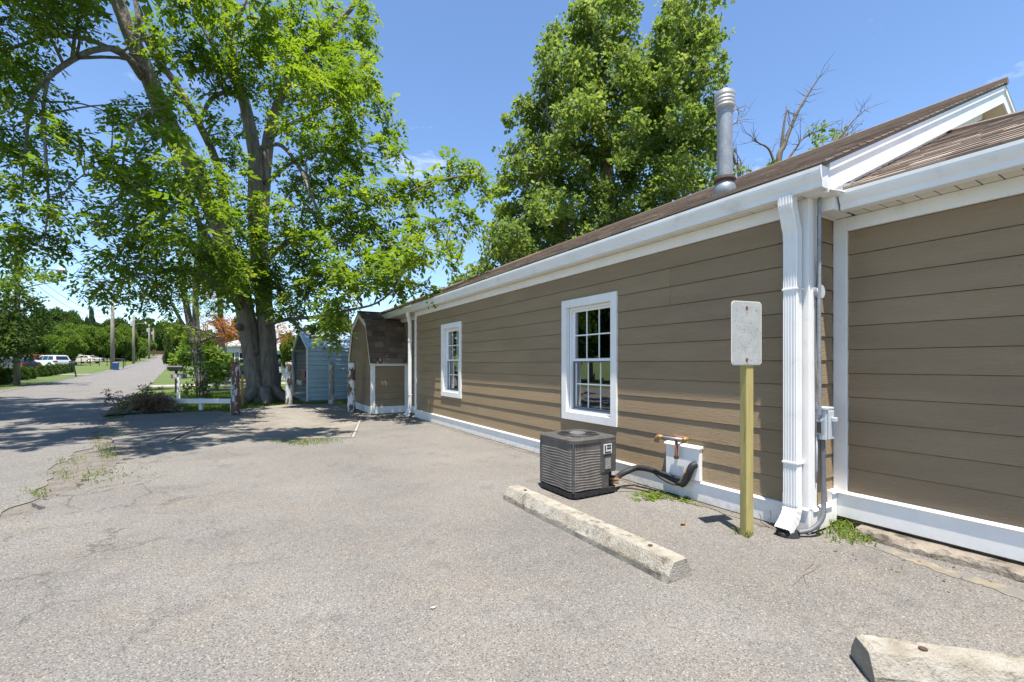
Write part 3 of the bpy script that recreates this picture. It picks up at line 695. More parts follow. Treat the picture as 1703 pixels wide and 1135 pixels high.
# ---------------- downspouts
def dprof(w, d, ribs=True):
    """closed profile: a along Y, b outward"""
    P = []
    nr = 5
    for k in range(nr):
        a0 = -w / 2 + w * (k + 0.12) / nr; a1 = -w / 2 + w * (k + 0.62) / nr
        P += [(a0, d / 2), (a0 + 0.002, d / 2 - 0.0035), (a1 - 0.002, d / 2 - 0.0035), (a1, d / 2)]
    P += [(w / 2, d / 2 - 0.006), (w / 2, -d / 2 + 0.006), (w / 2 - 0.008, -d / 2)]
    P += [(-w / 2 + 0.008, -d / 2), (-w / 2, -d / 2 + 0.006)]
    for k in range(3):
        b0 = -d / 2 + 0.012 + k * d * 0.27
        P += [(-w / 2, b0), (-w / 2 + 0.005, b0 + 0.002), (-w / 2 + 0.005, b0 + d * 0.13), (-w / 2, b0 + d * 0.14)]
    P += [(-w / 2, d / 2 - 0.005)]
    return P
def sweep(mb, path, prof, y):
    b = len(mb.v); n = len(prof); m = len(path)
    for i in range(m):
        t = np.array(path[min(i + 1, m - 1)]) - np.array(path[max(i - 1, 0)]); t = t / np.linalg.norm(t)
        nx, nz = (t[1], -t[0])      # path runs downwards: outward is -X
        k = path[i][2] if len(path[i]) > 2 else 1.0
        for a, bb in prof:
            mb.v.append((path[i][0] + nx * bb * k, y - a * k, path[i][1] + nz * bb * k)); mb.c.append(0.5)
    for i in range(m - 1):
        for k in range(n):
            k2 = (k + 1) % n
            mb.f.append((b + i * n + k, b + i * n + k2, b + (i + 1) * n + k2, b + (i + 1) * n + k))
    return mb
def downspout(y, xw, w, d, label_part, outlet, wallx):
    pr = dprof(w, d)
    top = [(outlet, 2.56), (outlet, 2.50), (outlet + 0.006, 2.47), (outlet + 0.02, 2.44), (xw - 0.022, 2.35), (xw - 0.006, 2.32), (xw, 2.29), (xw, 2.24)]
    mb = MB(); sweep(mb, [(p[0], p[1]) for p in top], pr, y)
    el = mb.build('elbow', MAT['gutter'], house)
    ds = sweep(MB(), [(xw, 2.255, 0.97), (xw, 0.255, 0.97)], pr, y).build('downspout', MAT['gutter'], house)
    kick = [(xw, 0.31), (xw, 0.235)] + [(xw - 0.11 * (1 - math.cos(a)), 0.235 - 0.14 * math.sin(a)) for a in np.linspace(0.15, 1.15, 7)] + [(xw - 0.13, 0.052)]
    zig = [(p[0], p[1], 1.0 + (0.035 if i % 2 else 0.0) * (1 if 1 < i < 9 else 0)) for i, p in enumerate(kick)]
    sweep(MB(), zig, pr, y).build('elbow', MAT['gutter'], house)
    # dark mouth and straps
    for zz in (1.86, 0.545):
        MB().box(xw - d / 2 - 0.004, wallx, y - w / 2 - 0.004, y + w / 2 + 0.004, zz, zz + 0.016).build('strap', MAT['gutter'], house, bevel=0.002)
    t = np.array(kick[-1]) - np.array(kick[-2]); t /= np.linalg.norm(t)
    c = np.array([kick[-1][0], y, kick[-1][1]]) + np.array([t[0], 0, t[1]]) * 0.002
    nx = np.array([t[1], 0, -t[0]])
    MB().obox(c, nx * d * 0.44, np.array([0, w * 0.44, 0]), np.array([t[0], 0, t[1]]) * 0.0015).build('downspout_mouth', MAT['black_gap'], house)
downspout(1.862, 3.622, 0.105, 0.08, 'near', 3.553, 3.679)
downspout(10.76, 3.60, 0.085, 0.065, 'far', 3.55, 3.64)
# black drain fitting under the near downspout
df = thing('drain_fitting', 'black rubber drain fitting under the near downspout mouth', 'drain', (3.53, 1.86, 0))
MB().tube([(3.55, 1.86, 0.005), (3.545, 1.86, 0.02), (3.545, 1.86, 0.05)], [0.085, 0.08, 0.066], 16).build('collar', MAT['rubber'], df, smooth=False)
MB().tube([(3.47, 1.86, 0.022), (3.60, 1.86, 0.022)], [0.03, 0.036], 12).build('hose', MAT['rubber'], df, smooth=True)
# ------------------------------------------------------------------ flue on the roof
fz = lambda x: E0 + PIT * (x - 3.5)
fl = thing('flue_pipe', 'galvanised flue pipe with ribbed cap rising from the shingle roof', 'flue', (3.93, 2.63, fz(3.93)))
FX, FY = 3.93, 2.63
zb = fz(FX)
MB().tube([(FX, FY, zb - 0.05), (FX, FY, zb + 0.80)], 0.068, 24).build('pipe', MAT['galv'], fl, smooth=False)
MB().tube([(FX, FY, zb - 0.06), (FX, FY, zb + 0.06), (FX, FY, zb + 0.11)], [0.125, 0.092, 0.072], 24).build('flashing_cone', MAT['lead'], fl, smooth=True)
MB().tube([(FX, FY, zb + 0.105), (FX, FY, zb + 0.12), (FX, FY, zb + 0.145), (FX, FY, zb + 0.15)], [0.082, 0.098, 0.09, 0.069], 24).build('storm_collar', MAT['iron'], fl, smooth=False)
MB().tube([(FX, FY, zb + 0.77), (FX, FY, zb + 0.775), (FX, FY, zb + 0.80), (FX, FY, zb + 0.802)], [0.069, 0.077, 0.077, 0.069], 24).build('band', MAT['galv'], fl)
cp = MB()
rr = [0.080, 0.089, 0.086, 0.090, 0.086, 0.090, 0.086, 0.090, 0.086, 0.05]
zz = [0.79, 0.805, 0.825, 0.84, 0.856, 0.872, 0.89, 0.91, 0.94, 0.965]
cp.tube([(FX, FY, zb + z) for z in zz], rr, 28)
cp.build('cap', MAT['cap'], fl)

# ------------------------------------------------------------------ gambrel bump-out shed
shed = thing('shed', 'small gambrel-roofed shed with taupe boards built against the far end of the house', 'shed', (2.95, 13.2, 0))
SY0, SY1, SX = 11.88, 14.55, 2.965
prof = [(11.80, 1.325), (12.30, 2.38), (13.2, 2.755), (14.12, 2.38), (14.62, 1.325)]
def gy_at(z):
    """gable width at height z"""
    if z <= 1.30: return SY0, SY1
    if z <= 2.36:
        k = (z - 1.30) / 1.06; return 11.88 + (12.34 - 11.88) * k, 14.55 - (14.55 - 14.08) * k
    k = min(1, (z - 2.36) / 0.37); return 12.34 + (13.2 - 12.34) * k, 14.08 - (14.08 - 13.2) * k
core = MB(); core.box(SX + 0.03, 3.93, SY0 + 0.03, SY1 - 0.03, 0.03, 1.29)
core.prism([(SX + 0.03, SY0 + 0.03, 1.291), (SX + 0.03, 12.37, 2.33), (SX + 0.03, 13.2, 2.68), (SX + 0.03, 14.05, 2.33), (SX + 0.03, SY1 - 0.03, 1.291)], (3.93 - SX - 0.03, 0, 0))
sw = core.build('wall', MAT['siding'], shed)
z = 0.215; se = 0.172
while z < 2.66:
    a, b = gy_at(z + 0.005); a2, b2 = gy_at(z + se)
    mb = MB(); zt = min(z + se + 0.003, 2.70)
    mb.hexa([(SX - 0.005, a, z), (SX + 0.03, a, z), (SX + 0.03, b, z), (SX - 0.005, b, z), (SX + 0.004, a2, zt), (SX + 0.03, a2, zt), (SX + 0.03, b2, zt), (SX + 0.004, b2, zt)])
    mb.build('siding_board', MAT['siding'], sw)
    if z + se < 1.30: board_y(sw, SX + 0.075, 3.92, z, min(z + se, 1.27), SY0, MAT['siding_x'], th=0.03)
    z += se
# trim
for (x0, x1, y0, y1, z0, z1, nm) in ((SX - 0.014, SX + 0.085, SY0 - 0.018, SY0 - 0.003, 0.205, 1.255, 'corner_board'), (SX - 0.02, SX - 0.004, SY0 - 0.0035, SY0 + 0.06, 0.205, 1.30, 'corner_board'), (3.83, 3.925, SY0 - 0.018, SY0 - 0.003, 0.205, 1.255, 'corner_board'),
                                     (SX - 0.025, 3.945, SY0 - 0.026, SY0 - 0.004, 1.2555, 1.325, 'frieze_board'), (SX - 0.02, 3.93, SY0 - 0.03, SY0 + 0.0, 0.022, 0.204, 'skirt_board'), (SX - 0.03, SX + 0.0, SY0 - 0.031, SY1, 0.0215, 0.2035, 'skirt_board')):
    MB().box(x0, x1, y0, y1, z0, z1).build(nm, T, shed, bevel=0.002)
# rake trim round the gambrel
for k in range(4):
    (ya, za), (yb, zb_) = prof[k], prof[k + 1]
    d = np.array([yb - ya, zb_ - za]); d /= np.linalg.norm(d); n2 = np.array([d[1], -d[0]])
    if n2[1] > 0: n2 = -n2
    w = 0.13
    q = [(ya, za), (yb, zb_), (yb + n2[0] * w, zb_ + n2[1] * w), (ya + n2[0] * w, za + n2[1] * w)]
    xf = SX - 0.04 - 0.0012 * k
    MB().prism([(xf, y, z) for y, z in q], (0.022, 0, 0)).build('rake_board', T, shed)
    # roof deck
    e = 0.012
    q2 = [(ya, za), (yb, zb_), (yb - n2[0] * e, zb_ - n2[1] * e), (ya - n2[0] * e, za - n2[1] * e)]
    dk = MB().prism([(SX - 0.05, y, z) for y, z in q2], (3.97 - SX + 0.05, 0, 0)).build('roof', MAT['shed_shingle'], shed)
    if k in (0, 1):
        # the courses facing the camera, tab by tab
        P0 = np.array([SX - 0.065, ya, za]); u = np.array([1, 0, 0.0]); s3 = np.array([0, d[0], d[1]]); n3 = np.array([0, -n2[0], -n2[1]])
        L = math.hypot(yb - ya, zb_ - za); kk = 0; ex = 0.158
        P0 = P0 + n3 * e
        while kk * ex < L:
            x = -rb.uniform(0, 0.3)
            while x < 1.05:
                w = rb.uniform(0.2, 0.38); x0, x1 = max(x, 0), min(x + w, 1.04)
                if x1 - x0 > 0.03:
                    s0 = kk * ex - rb.choice([0.012, 0.012, 0.02]); s1 = min((kk + 1) * ex, L)
                    t = rb.uniform(0.010, 0.017)
                    qq = [P0 + u * x0 + s3 * s0, P0 + u * (x1 - 0.003) + s3 * s0, P0 + u * (x1 - 0.003) + s3 * s1, P0 + u * x0 + s3 * s1]
                    mb = MB(); vv = min(1, max(0, rb.gauss(0.5, 0.3)))
                    mb.hexa([qq[0], qq[1], qq[2], qq[3], qq[0] + n3 * t, qq[1] + n3 * t, qq[2] + n3 * 0.003, qq[3] + n3 * 0.003], var=vv + 0.0001)
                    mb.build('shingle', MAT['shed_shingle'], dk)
                x += w
            kk += 1
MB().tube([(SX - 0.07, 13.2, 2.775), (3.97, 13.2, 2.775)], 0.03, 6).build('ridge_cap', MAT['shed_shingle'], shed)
# inner trim line against the house wall
MB().prism([(3.925, 11.86, 1.33), (3.925, 12.28, 2.36), (3.925, 12.33, 2.36), (3.925, 11.93, 1.33)], (0.02, 0, 0)).build('edge_trim', T, shed)

# ------------------------------------------------------------------ blue metal carport
cpt = thing('carport', 'blue ribbed metal carport with open front behind the painted posts', 'carport', (2.1, 18.8, 0))
CX0, CX1, CY0, CY1, CK, CP = 2.10, 7.6, 17.35, 22.3, 1.88, 2.63
def ribbed(name, p0, u, v, n, L, Hh, mat, pitch=0.165):
    """one panel with raised ribs that run along u"""
    p0, u, v, n = map(lambda a: np.asarray(a, float), (p0, u, v, n)); mb = MB(); vs = []; t = 0.0; seq = []
    while t < Hh:
        for a, b in ((0, 0), (pitch * 0.68, 0), (pitch * 0.76, 0.022), (pitch * 0.92, 0.022)):
            if t + a <= Hh: seq.append((t + a, b))
        t += pitch
    seq.append((Hh, 0))
    for s, b in seq:
        q = p0 + v * s + n * b; vs += [q, q + u * L]
    m = len(seq)
    fs = [(2 * i, 2 * i + 1, 2 * i + 3, 2 * i + 2) for i in range(m - 1)]
    vs2 = [np.asarray(q) - n * 0.004 for q in vs]
    mb.add(vs, fs); mb.add(vs2, [f[::-1] for f in fs])
    return mb.build(name, mat, cpt)
# side wall in separate sheets
ms = 0
for (za, zb_) in ((0.03, 0.98), (0.972, 1.88)):
    ribbed('side_panel', (CX0 + 0.03, CY0, za), (1, 0, 0), (0, 0, 1), (0, -1, 0), CX1 - CX0, zb_ - za, MAT['carport_blue'])
    ribbed('side_panel', (CX0 + 0.03, CY1, za), (1, 0, 0), (0, 0, 1), (0, 1, 0), CX1 - CX0, zb_ - za, MAT['carport_grey'])
ribbed('back_panel', (CX1, CY0, 0.03), (0, 1, 0), (0, 0, 1), (1, 0, 0), CY1 - CY0, 2.0, MAT['carport_grey'])
hw = (CY1 - CY0) / 2; rl = math.hypot(hw, CP - CK); ym = (CY0 + CY1) / 2
ribbed('roof_panel', (CX0, CY0 - 0.02, CK + 0.01), (1, 0, 0), (0, hw / rl, (CP - CK) / rl), (0, -(CP - CK) / rl, hw / rl), CX1 - CX0, rl, MAT['carport_roof'], 0.19)
ribbed('roof_panel', (CX0, CY1 + 0.02, CK + 0.01), (1, 0, 0), (0, -hw / rl, (CP - CK) / rl), (0, (CP - CK) / rl, hw / rl), CX1 - CX0, rl, MAT['carport_roof'], 0.19)
# inner lining of the near wall seen from the front, legs, bows and white front trim
for x in (CX0 + 0.06, CX0 + 1.5, CX0 + 3.0, CX0 + 4.5):
    for y in (CY0 + 0.06, CY1 - 0.06):
        MB().box(x - 0.03, x + 0.03, y - 0.03, y + 0.03, 0.0, CK - 0.02).build('leg', MAT['galv'], cpt)
    MB().tube([(x, CY0 + 0.06, CK - 0.03), (x, ym, CP - 0.05), (x, CY1 - 0.06, CK - 0.03)], 0.03, 6).build('roof_bow', MAT['galv'], cpt)
tw = 0.09
MB().box(CX0 - 0.02, CX0 + 0.028, CY0 - 0.03, CY0 - 0.03 + tw, 0.0, CK).build('front_trim', T, cpt)
MB().box(CX0 - 0.02, CX0 + 0.028, CY1 + 0.03 - tw, CY1 + 0.03, 0.0, CK).build('front_trim', MAT['carport_grey'], cpt)
for sgn in (1, -1):
    ya = ym - sgn * (hw + 0.03)
    MB().prism([(CX0 - 0.02, ya, CK), (CX0 - 0.02, ym, CP + 0.03), (CX0 - 0.02, ym, CP - 0.075), (CX0 - 0.02, ya + sgn * tw, CK - 0.04)], (0.05, 0, 0)).build('front_trim', T, cpt)
slab('carport_floor', [(2.0, 17.2), (8, 17.2), (8, 22.5), (1.4, 22.5)], -0.008, 0.02, MAT['pale_concrete'])

# ------------------------------------------------------------------ vehicles
def wheel(parent, c, r, w, rim=MAT['rim']):
    c = np.asarray(c, float)
    ty = MB().tube([c + (0, -w / 2, 0), c + (0, -w / 2 + 0.03, 0), c + (0, w / 2 - 0.03, 0), c + (0, w / 2, 0)], [r * 0.9, r, r, r * 0.9], 18).build('wheel', MAT['tyre'], parent, local=True)
    s = 1 if c[1] > 0 else -1
    MB().tube([c + (0, s * (w / 2 - 0.01), 0), c + (0, s * (w / 2 + 0.012), 0)], [r * 0.64, r * 0.58], 14).build('rim', rim, ty, local=True)
def extr(mb, prof, wl, wt, zt):
    """side profile (x,z) extruded across, narrowing with height above zt"""
    top = max(p[1] for p in prof)
    def hw_(z): return wl / 2 if z <= zt else wl / 2 + (wt - wl) / 2 * (z - zt) / (top - zt + 1e-6)
    n = len(prof)
    vs = [(x, -hw_(z), z) for x, z in prof] + [(x, hw_(z), z) for x, z in prof]
    mb.add(vs, [tuple(range(n)), tuple(range(2 * n - 1, n - 1, -1))] + [(i, n + i, n + (i + 1) % n, (i + 1) % n) for i in range(n)])
def car(name, label, loc, rz, paint, kind='suv', group=None):
    """car facing local +X"""
    t = thing(name, label, 'car', loc, group, rz)
    if kind == 'suv':
        L, W, wb, wr = 4.8, 1.9, 1.45, 0.38
        body = [(-2.38, 0.45), (-2.4, 0.8), (-2.33, 1.08), (1.1, 1.06), (1.3, 1.05), (2.2, 0.93), (2.36, 0.8), (2.4, 0.45), (2.2, 0.3), (-2.2, 0.32)]
        cab = [(-2.3, 1.07), (-2.02, 1.66), (-1.7, 1.74), (0.2, 1.73), (0.42, 1.68), (1.2, 1.05)]
        wins = [[(-2.02, 1.13), (-1.82, 1.58), (-1.05, 1.62), (-1.05, 1.12)], [(-0.97, 1.12), (-0.97, 1.62), (-0.12, 1.63), (-0.12, 1.11)], [(-0.04, 1.11), (-0.04, 1.63), (0.34, 1.60), (0.98, 1.10)]]
        rearw = [(-2.27, 1.18), (-2.07, 1.60)]
    else:
        L, W, wb, wr = 4.7, 1.8, 1.38, 0.33
        body = [(-2.33, 0.4), (-2.35, 0.75), (-2.25, 0.98), (-1.35, 1.02), (1.0, 0.98), (2.1, 0.85), (2.3, 0.68), (2.33, 0.4), (2.1, 0.25), (-2.1, 0.27)]
        cab = [(-1.85, 1.0), (-1.1, 1.38), (-0.7, 1.44), (0.15, 1.43), (0.4, 1.38), (1.15, 0.98)]
        wins = [[(-1.35, 1.05), (-0.95, 1.33), (-0.5, 1.37), (-0.5, 1.03)], [(-0.42, 1.03), (-0.42, 1.37), (0.25, 1.35), (0.9, 1.02)]]
        rearw = [(-1.78, 1.06), (-1.12, 1.37)]
    mb = MB(); extr(mb, body, W, W * 0.97, 0.5); bo = mb.build('body', paint, t, bevel=0.05, local=True)
    top = max(p[1] for p in cab); base = cab[0][1]; wtop = W * 0.74
    mb = MB(); extr(mb, cab, W * 0.93, wtop, base); mb.build('cabin', paint, t, bevel=0.03, local=True)
    hwz = lambda z: W * 0.93 / 2 + (wtop - W * 0.93) / 2 * (z - base) / (top - base)
    for s in (-1, 1):
        for w in wins:
            mb = MB(); n = len(w)
            vs = [(x, s * (hwz(z) + 0.006), z) for x, z in w] + [(x, s * (hwz(z) - 0.02), z) for x, z in w]
            mb.add(vs, [tuple(range(n)), tuple(range(2 * n - 1, n - 1, -1))] + [(i, n + i, n + (i + 1) % n, (i + 1) % n) for i in range(n)])
            mb.build('side_window', MAT['car_glass'], t, local=True)
    (xa, za), (xb_, zb_) = rearw
    mb = MB(); mb.hexa([(xa - 0.03, -0.68, za), (xa + 0.05, -0.68, za), (xa + 0.05, 0.68, za), (xa - 0.03, 0.68, za), (xb_ - 0.03, -0.58, zb_), (xb_ + 0.05, -0.58, zb_), (xb_ + 0.05, 0.58, zb_), (xb_ - 0.03, 0.58, zb_)])
    mb.build('rear_window', MAT['car_glass'], t, local=True)
    xw = cab[-1][0]; xt = cab[-2][0]
    mb = MB(); mb.hexa([(xw - 0.13, -0.72, base + 0.07), (xw + 0.0, -0.72, base + 0.07), (xw + 0.0, 0.72, base + 0.07), (xw - 0.13, 0.72, base + 0.07), (xt - 0.02, -0.58, cab[-2][1] - 0.04), (xt + 0.07, -0.58, cab[-2][1] - 0.04), (xt + 0.07, 0.58, cab[-2][1] - 0.04), (xt - 0.02, 0.58, cab[-2][1] - 0.04)])
    mb.build('windscreen', MAT['car_glass'], t, local=True)
    for s in (-1, 1):
        for x in (wb, -wb - 0.02):
            wheel(t, (x, s * (W / 2 - 0.11), wr), wr, 0.24)
            MB().tube([(x, s * (W / 2 - 0.02), wr), (x, s * (W / 2 + 0.004), wr)], wr * 1.17, 18).build('wheel_arch', MAT['tyre'], t, local=True)
        zt = 0.92 if kind == 'suv' else 0.78
        MB().box(-L / 2 - 0.01, -L / 2 + 0.3, s * (W / 2 - 0.16) - 0.17, s * (W / 2 - 0.16) + 0.17, zt - 0.08, zt + 0.1).build('tail_lamp', MAT['tail'], t, bevel=0.02, local=True)
        MB().box(L / 2 - 0.35, L / 2 - 0.08, s * (W / 2 - 0.2) - 0.16, s * (W / 2 - 0.2) + 0.16, zt - 0.2, zt - 0.06).build('headlight', MAT['sticker'], t, bevel=0.02, local=True)
    MB().box(-L / 2 - 0.03, -L / 2 + 0.1, -W / 2 + 0.1, W / 2 - 0.1, 0.36, 0.55).build('bumper', MAT['black_plastic'] if kind == 'suv' else paint, t, bevel=0.03, local=True)
    return t
def onground(px, depth):
    p = at(px, HY, depth); return (p[0], p[1], terr(p[1]) - 0.03)
r_cam = math.degrees(YAW)
def face(deg): return math.radians(deg)
car('parked_car', 'silver SUV parked on the lawn behind the row of small shrubs', onground(83, 60), face(180 - r_cam - 14), MAT['silver'], 'suv', 'cars across the road')
car('parked_car', 'black car half hidden by the utility pole, tail towards the silver SUV', onground(25, 52), face(180 - r_cam - 9), MAT['black_car'], 'sedan', 'cars across the road')
car('parked_car', 'small red car showing its roof between the black car and the silver SUV', onground(44, 64), face(180 - r_cam - 6), MAT['red_car'], 'suv', 'cars across the road')
car('parked_car', 'cream sedan parked far back on the lawn beyond the silver SUV', onground(142, 84), face(180 - r_cam), MAT['tan_car'], 'sedan', 'cars across the road')
car('parked_car', 'dark slate car parked behind the big tree trunk by the white house', onground(396, 34), face(-r_cam + 6), MAT['slate_car'], 'sedan')
# pickup inside the carport, its tail to the open front
tk = thing('pickup_truck', 'old maroon pickup with pale bumper parked inside the metal carport', 'pickup truck', (4.72, 20.35, 0.0), None, 0)
mb = MB(); extr(mb, [(-2.4, 0.55), (-2.4, 1.1), (0.0, 1.12), (0.1, 1.12), (1.0, 1.12), (2.0, 1.0), (2.1, 0.55)], 1.62, 1.56, 0.7); mb.build('body', MAT['maroon'], tk, bevel=0.05, local=True)
mb = MB(); extr(mb, [(-0.3, 1.1), (-0.2, 1.62), (0.6, 1.62), (1.1, 1.1)], 1.5, 1.3, 1.1); mb.build('cab', MAT['maroon'], tk, bevel=0.05, local=True)
MB().box(-0.33, -0.27, -0.6, 0.6, 1.2, 1.53).build('rear_window', MAT['car_glass'], tk, local=True)
MB().box(-2.56, -2.42, -0.82, 0.82, 0.46, 0.64).build('bumper', MAT['chrome'], tk, bevel=0.03, local=True)
for s in (-1, 1):
    MB().box(-2.43, -2.38, s * 0.72 - 0.07, s * 0.72 + 0.07, 0.78, 1.02).build('tail_lamp', MAT['tail'], tk, local=True)
    for x in (-1.4, 1.4): wheel(tk, (x, s * 0.68, 0.34), 0.34, 0.22)
MB().box(-2.42, -2.405, -0.6, 0.6, 0.72, 1.05).build('tailgate', MAT['maroon'], tk, local=True)

# ------------------------------------------------------------------ posts left of a vanished canopy
def old_post(label, x, y, h, r, mat, seed):
    rr = random.Random(seed); n = 14
    t = thing('painted_post', label, 'post', (x, y, 0.02), 'old painted posts round the concrete pad')
    pts = [(x + rr.uniform(-0.006, 0.006), y + rr.uniform(-0.006, 0.006), 0.02 + h * k / n) for k in range(n + 1)]
    rad = [r * (1.02 - 0.05 * k / n + rr.uniform(-0.02, 0.02)) for k in range(n + 1)]
    MB().tube(pts, rad, 18, jit=0.025).build('shaft', mat, t, smooth=True)
    MB().tube([(x, y, 0.02 + h), (x, y, 0.035 + h)], [r * 0.93, r * 0.8], 16, jit=0.05).build('top', MAT['old_plank'], t)
    return t
old_post('round post mostly bare brown wood with white paint flecks, nearest the big tree', -0.03, 13.39, 1.33, 0.105, MAT['peel_brown'], 1)
old_post('white round post with flaking paint standing before the carport opening', 1.39, 15.75, 1.34, 0.095, MAT['peel'], 2)
old_post('thin flaking round post standing before the blue carport wall', 2.60, 15.5, 1.32, 0.085, M('peeling_grey_paint', (0.42, 0.39, 0.34), (0.22, 0.185, 0.15), 8, 0.85, stretch=(1, 1, 0.45), c3=(0.62, 0.62, 0.6), s3=8, lo3=0.53, hi3=0.56, bmp=0.6, bscale=30), 3)
old_post('white flaking round post right beside the gambrel shed', 2.62, 12.62, 1.33, 0.10, MAT['peel'], 4)

# ------------------------------------------------------------------ low white rail, name-plate post, stake, bins
rl_ = thing('guard_rail', 'low white wooden rail between the brush pile and the big tree', 'rail', (-1.0, 16.6, 0))
pa = at(271, HY, 12.9); pb = at(388, HY, 12.9)
dv = (pb - pa) / np.linalg.norm(pb - pa); nvv = np.array([-dv[1], dv[0], 0])
MB().obox(((pa + pb) / 2)[0:2].tolist() + [0.255], (pb - pa) / 2 * 1.0, nvv * 0.02, np.array([0, 0, 0.065])).build('rail', T, rl_)
MB().obox((pa * 0.82 + pb * 0.18)[0:2].tolist() + [0.035], (pb - pa) / 2 * 0.2, nvv * 0.02, np.array([0, 0, 0.05])).build('rail', T, rl_)
for k in (0.03, 0.09, 0.52, 0.97):
    c = pa + (pb - pa) * k + nvv * 0.07
    MB().obox([c[0], c[1], 0.16], dv * 0.045, nvv * 0.045, np.array([0, 0, 0.17 + (0.05 if k == 0.09 else 0)])).build('post', T, rl_)
np_ = thing('name_post', 'white post carrying a small weathered name board beside the road', 'sign', (-1.85, 20.6, -0.03))
b = at(297, HY, 16.7)
MB().box(b[0] - 0.05, b[0] + 0.05, b[1] - 0.05, b[1] + 0.05, -0.05, 0.82).build('post', T, np_)
c = np.array([b[0], b[1], 0.86])
MB().obox(c, RT * 0.28, FW * 0.03, UP * 0.095).build('board', M('weathered_name_board', (0.42, 0.33, 0.30), (0.30, 0.20, 0.19), 12, 0.8, c3=(0.55, 0.52, 0.5), s3=18, lo3=0.5, hi3=0.6), np_)
for k in range(7):
    cc = c - FW * 0.032 + RT * (-0.22 + 0.073 * k)
    MB().obox(cc, RT * (0.008 if k % 2 else 0.024), FW * 0.004, UP * 0.05).build('letter', MAT['sign_rim'] if k % 3 else MAT['iron'], np_)
    if k % 2 == 0: MB().obox(cc + RT * 0.0 + UP * (0.02 if k % 4 else -0.02), RT * 0.03, FW * 0.0035, UP * 0.008).build('letter', MAT['print'], np_)
def mailbox(label, px, depth, h, rot=0.0, lean=0.0):
    p = onground(px, depth); t = thing('mailbox', label, 'mailbox', p, 'mailboxes along the road')
    o = np.array(p)
    ax = RT * math.cos(rot) + FW * math.sin(rot); ay = np.array([-ax[1], ax[0], 0])
    MB().tube([o + (0, 0, -0.1), o + ax * lean + (0, 0, h)], 0.055, 8).build('post', MAT['black_plastic'], t)
    q = o + ax * lean + np.array([0, 0, h])
    pr = [(-0.1, 0), (0.1, 0), (0.1, 0.12)] + [(0.1 * math.cos(a), 0.12 + 0.1 * math.sin(a)) for a in np.linspace(0.4, math.pi - 0.4, 6)] + [(-0.1, 0.12)]
    MB().prism([q - ax * 0.32 + ay * a + UP * z for a, z in pr], ax * 0.56).build('box', MAT['black_plastic'], t)
    MB().obox(q + ax * 0.05 - UP * 0.02, ax * 0.3, ay * 0.09, UP * 0.018).build('bracket', MAT['black_plastic'], t)
mailbox('black mailbox on a leaning post in front of the little round shrubs', 127, 40, 1.05, 0.0, -0.25)
mailbox('black mailbox just behind the blue bin across the road', 205, 62, 1.15, 0.2)
mailbox('dark mailbox on this side of the road among leaves behind the name board', 293, 21, 1.05, 0.4)
def bin_(label, p, col, s=1.0, g=None):
    t = thing('wheeled_bin', label, 'bin', p, g); x, y, z = p
    MB().hexa([(x - 0.24 * s, y - 0.26 * s, z), (x + 0.24 * s, y - 0.26 * s, z), (x + 0.24 * s, y + 0.26 * s, z), (x - 0.24 * s, y + 0.26 * s, z), (x - 0.3 * s, y - 0.33 * s, z + 0.92 * s), (x + 0.3 * s, y - 0.33 * s, z + 0.92 * s), (x + 0.3 * s, y + 0.33 * s, z + 0.92 * s), (x - 0.3 * s, y + 0.33 * s, z + 0.92 * s)]).build('body', col, t, bevel=0.02)
    MB().hexa([(x - 0.32 * s, y - 0.36 * s, z + 0.925 * s), (x + 0.32 * s, y - 0.36 * s, z + 0.925 * s), (x + 0.32 * s, y + 0.36 * s, z + 0.925 * s), (x - 0.32 * s, y + 0.36 * s, z + 0.925 * s), (x - 0.26 * s, y - 0.28 * s, z + 1.02 * s), (x + 0.26 * s, y - 0.28 * s, z + 1.02 * s), (x + 0.26 * s, y + 0.28 * s, z + 1.02 * s), (x - 0.26 * s, y + 0.28 * s, z + 1.02 * s)]).build('lid', col, t, bevel=0.02)
    for dy in (-0.2, 0.2): MB().tube([(x + 0.2 * s, y + dy * s - 0.03, z + 0.08), (x + 0.2 * s, y + dy * s + 0.03, z + 0.08)], 0.1 * s, 12).build('wheel', MAT['tyre'], t)
bin_('blue wheeled bin beside the utility pole across the road', onground(192.5, 57), MAT['blue_bin'], 0.95)
bin_('dark wheeled bin standing behind the base of the big tree', onground(458, 24.0), MAT['black_plastic'], 0.95)
sk = thing('marker_stake', 'thin orange stake standing just right of the brown flaking post', 'stake', tuple(at(403, HY, 14.2)[:2]) + (0,))
s0 = at(403, HY, 14.2)
MB().box(s0[0] - 0.03, s0[0] + 0.03, s0[1] - 0.02, s0[1] + 0.02, -0.03, 0.98).build('stake_body', MAT['orange_stake'], sk)
MB().box(s0[0] - 0.034, s0[0] + 0.034, s0[1] - 0.024, s0[1] + 0.024, 0.82, 0.97).build('stake_tip', MAT['post_wood'], sk)
sk2 = thing('marker_stake', 'leaning orange stake beside the utility pole across the road', 'stake', onground(12, 30.5))
s0 = np.array(onground(10, 30.5)); MB().tube([s0, s0 + RT * 0.3 + UP * 1.9], 0.03, 6).build('stake_body', MAT['orange_stake'], sk2)

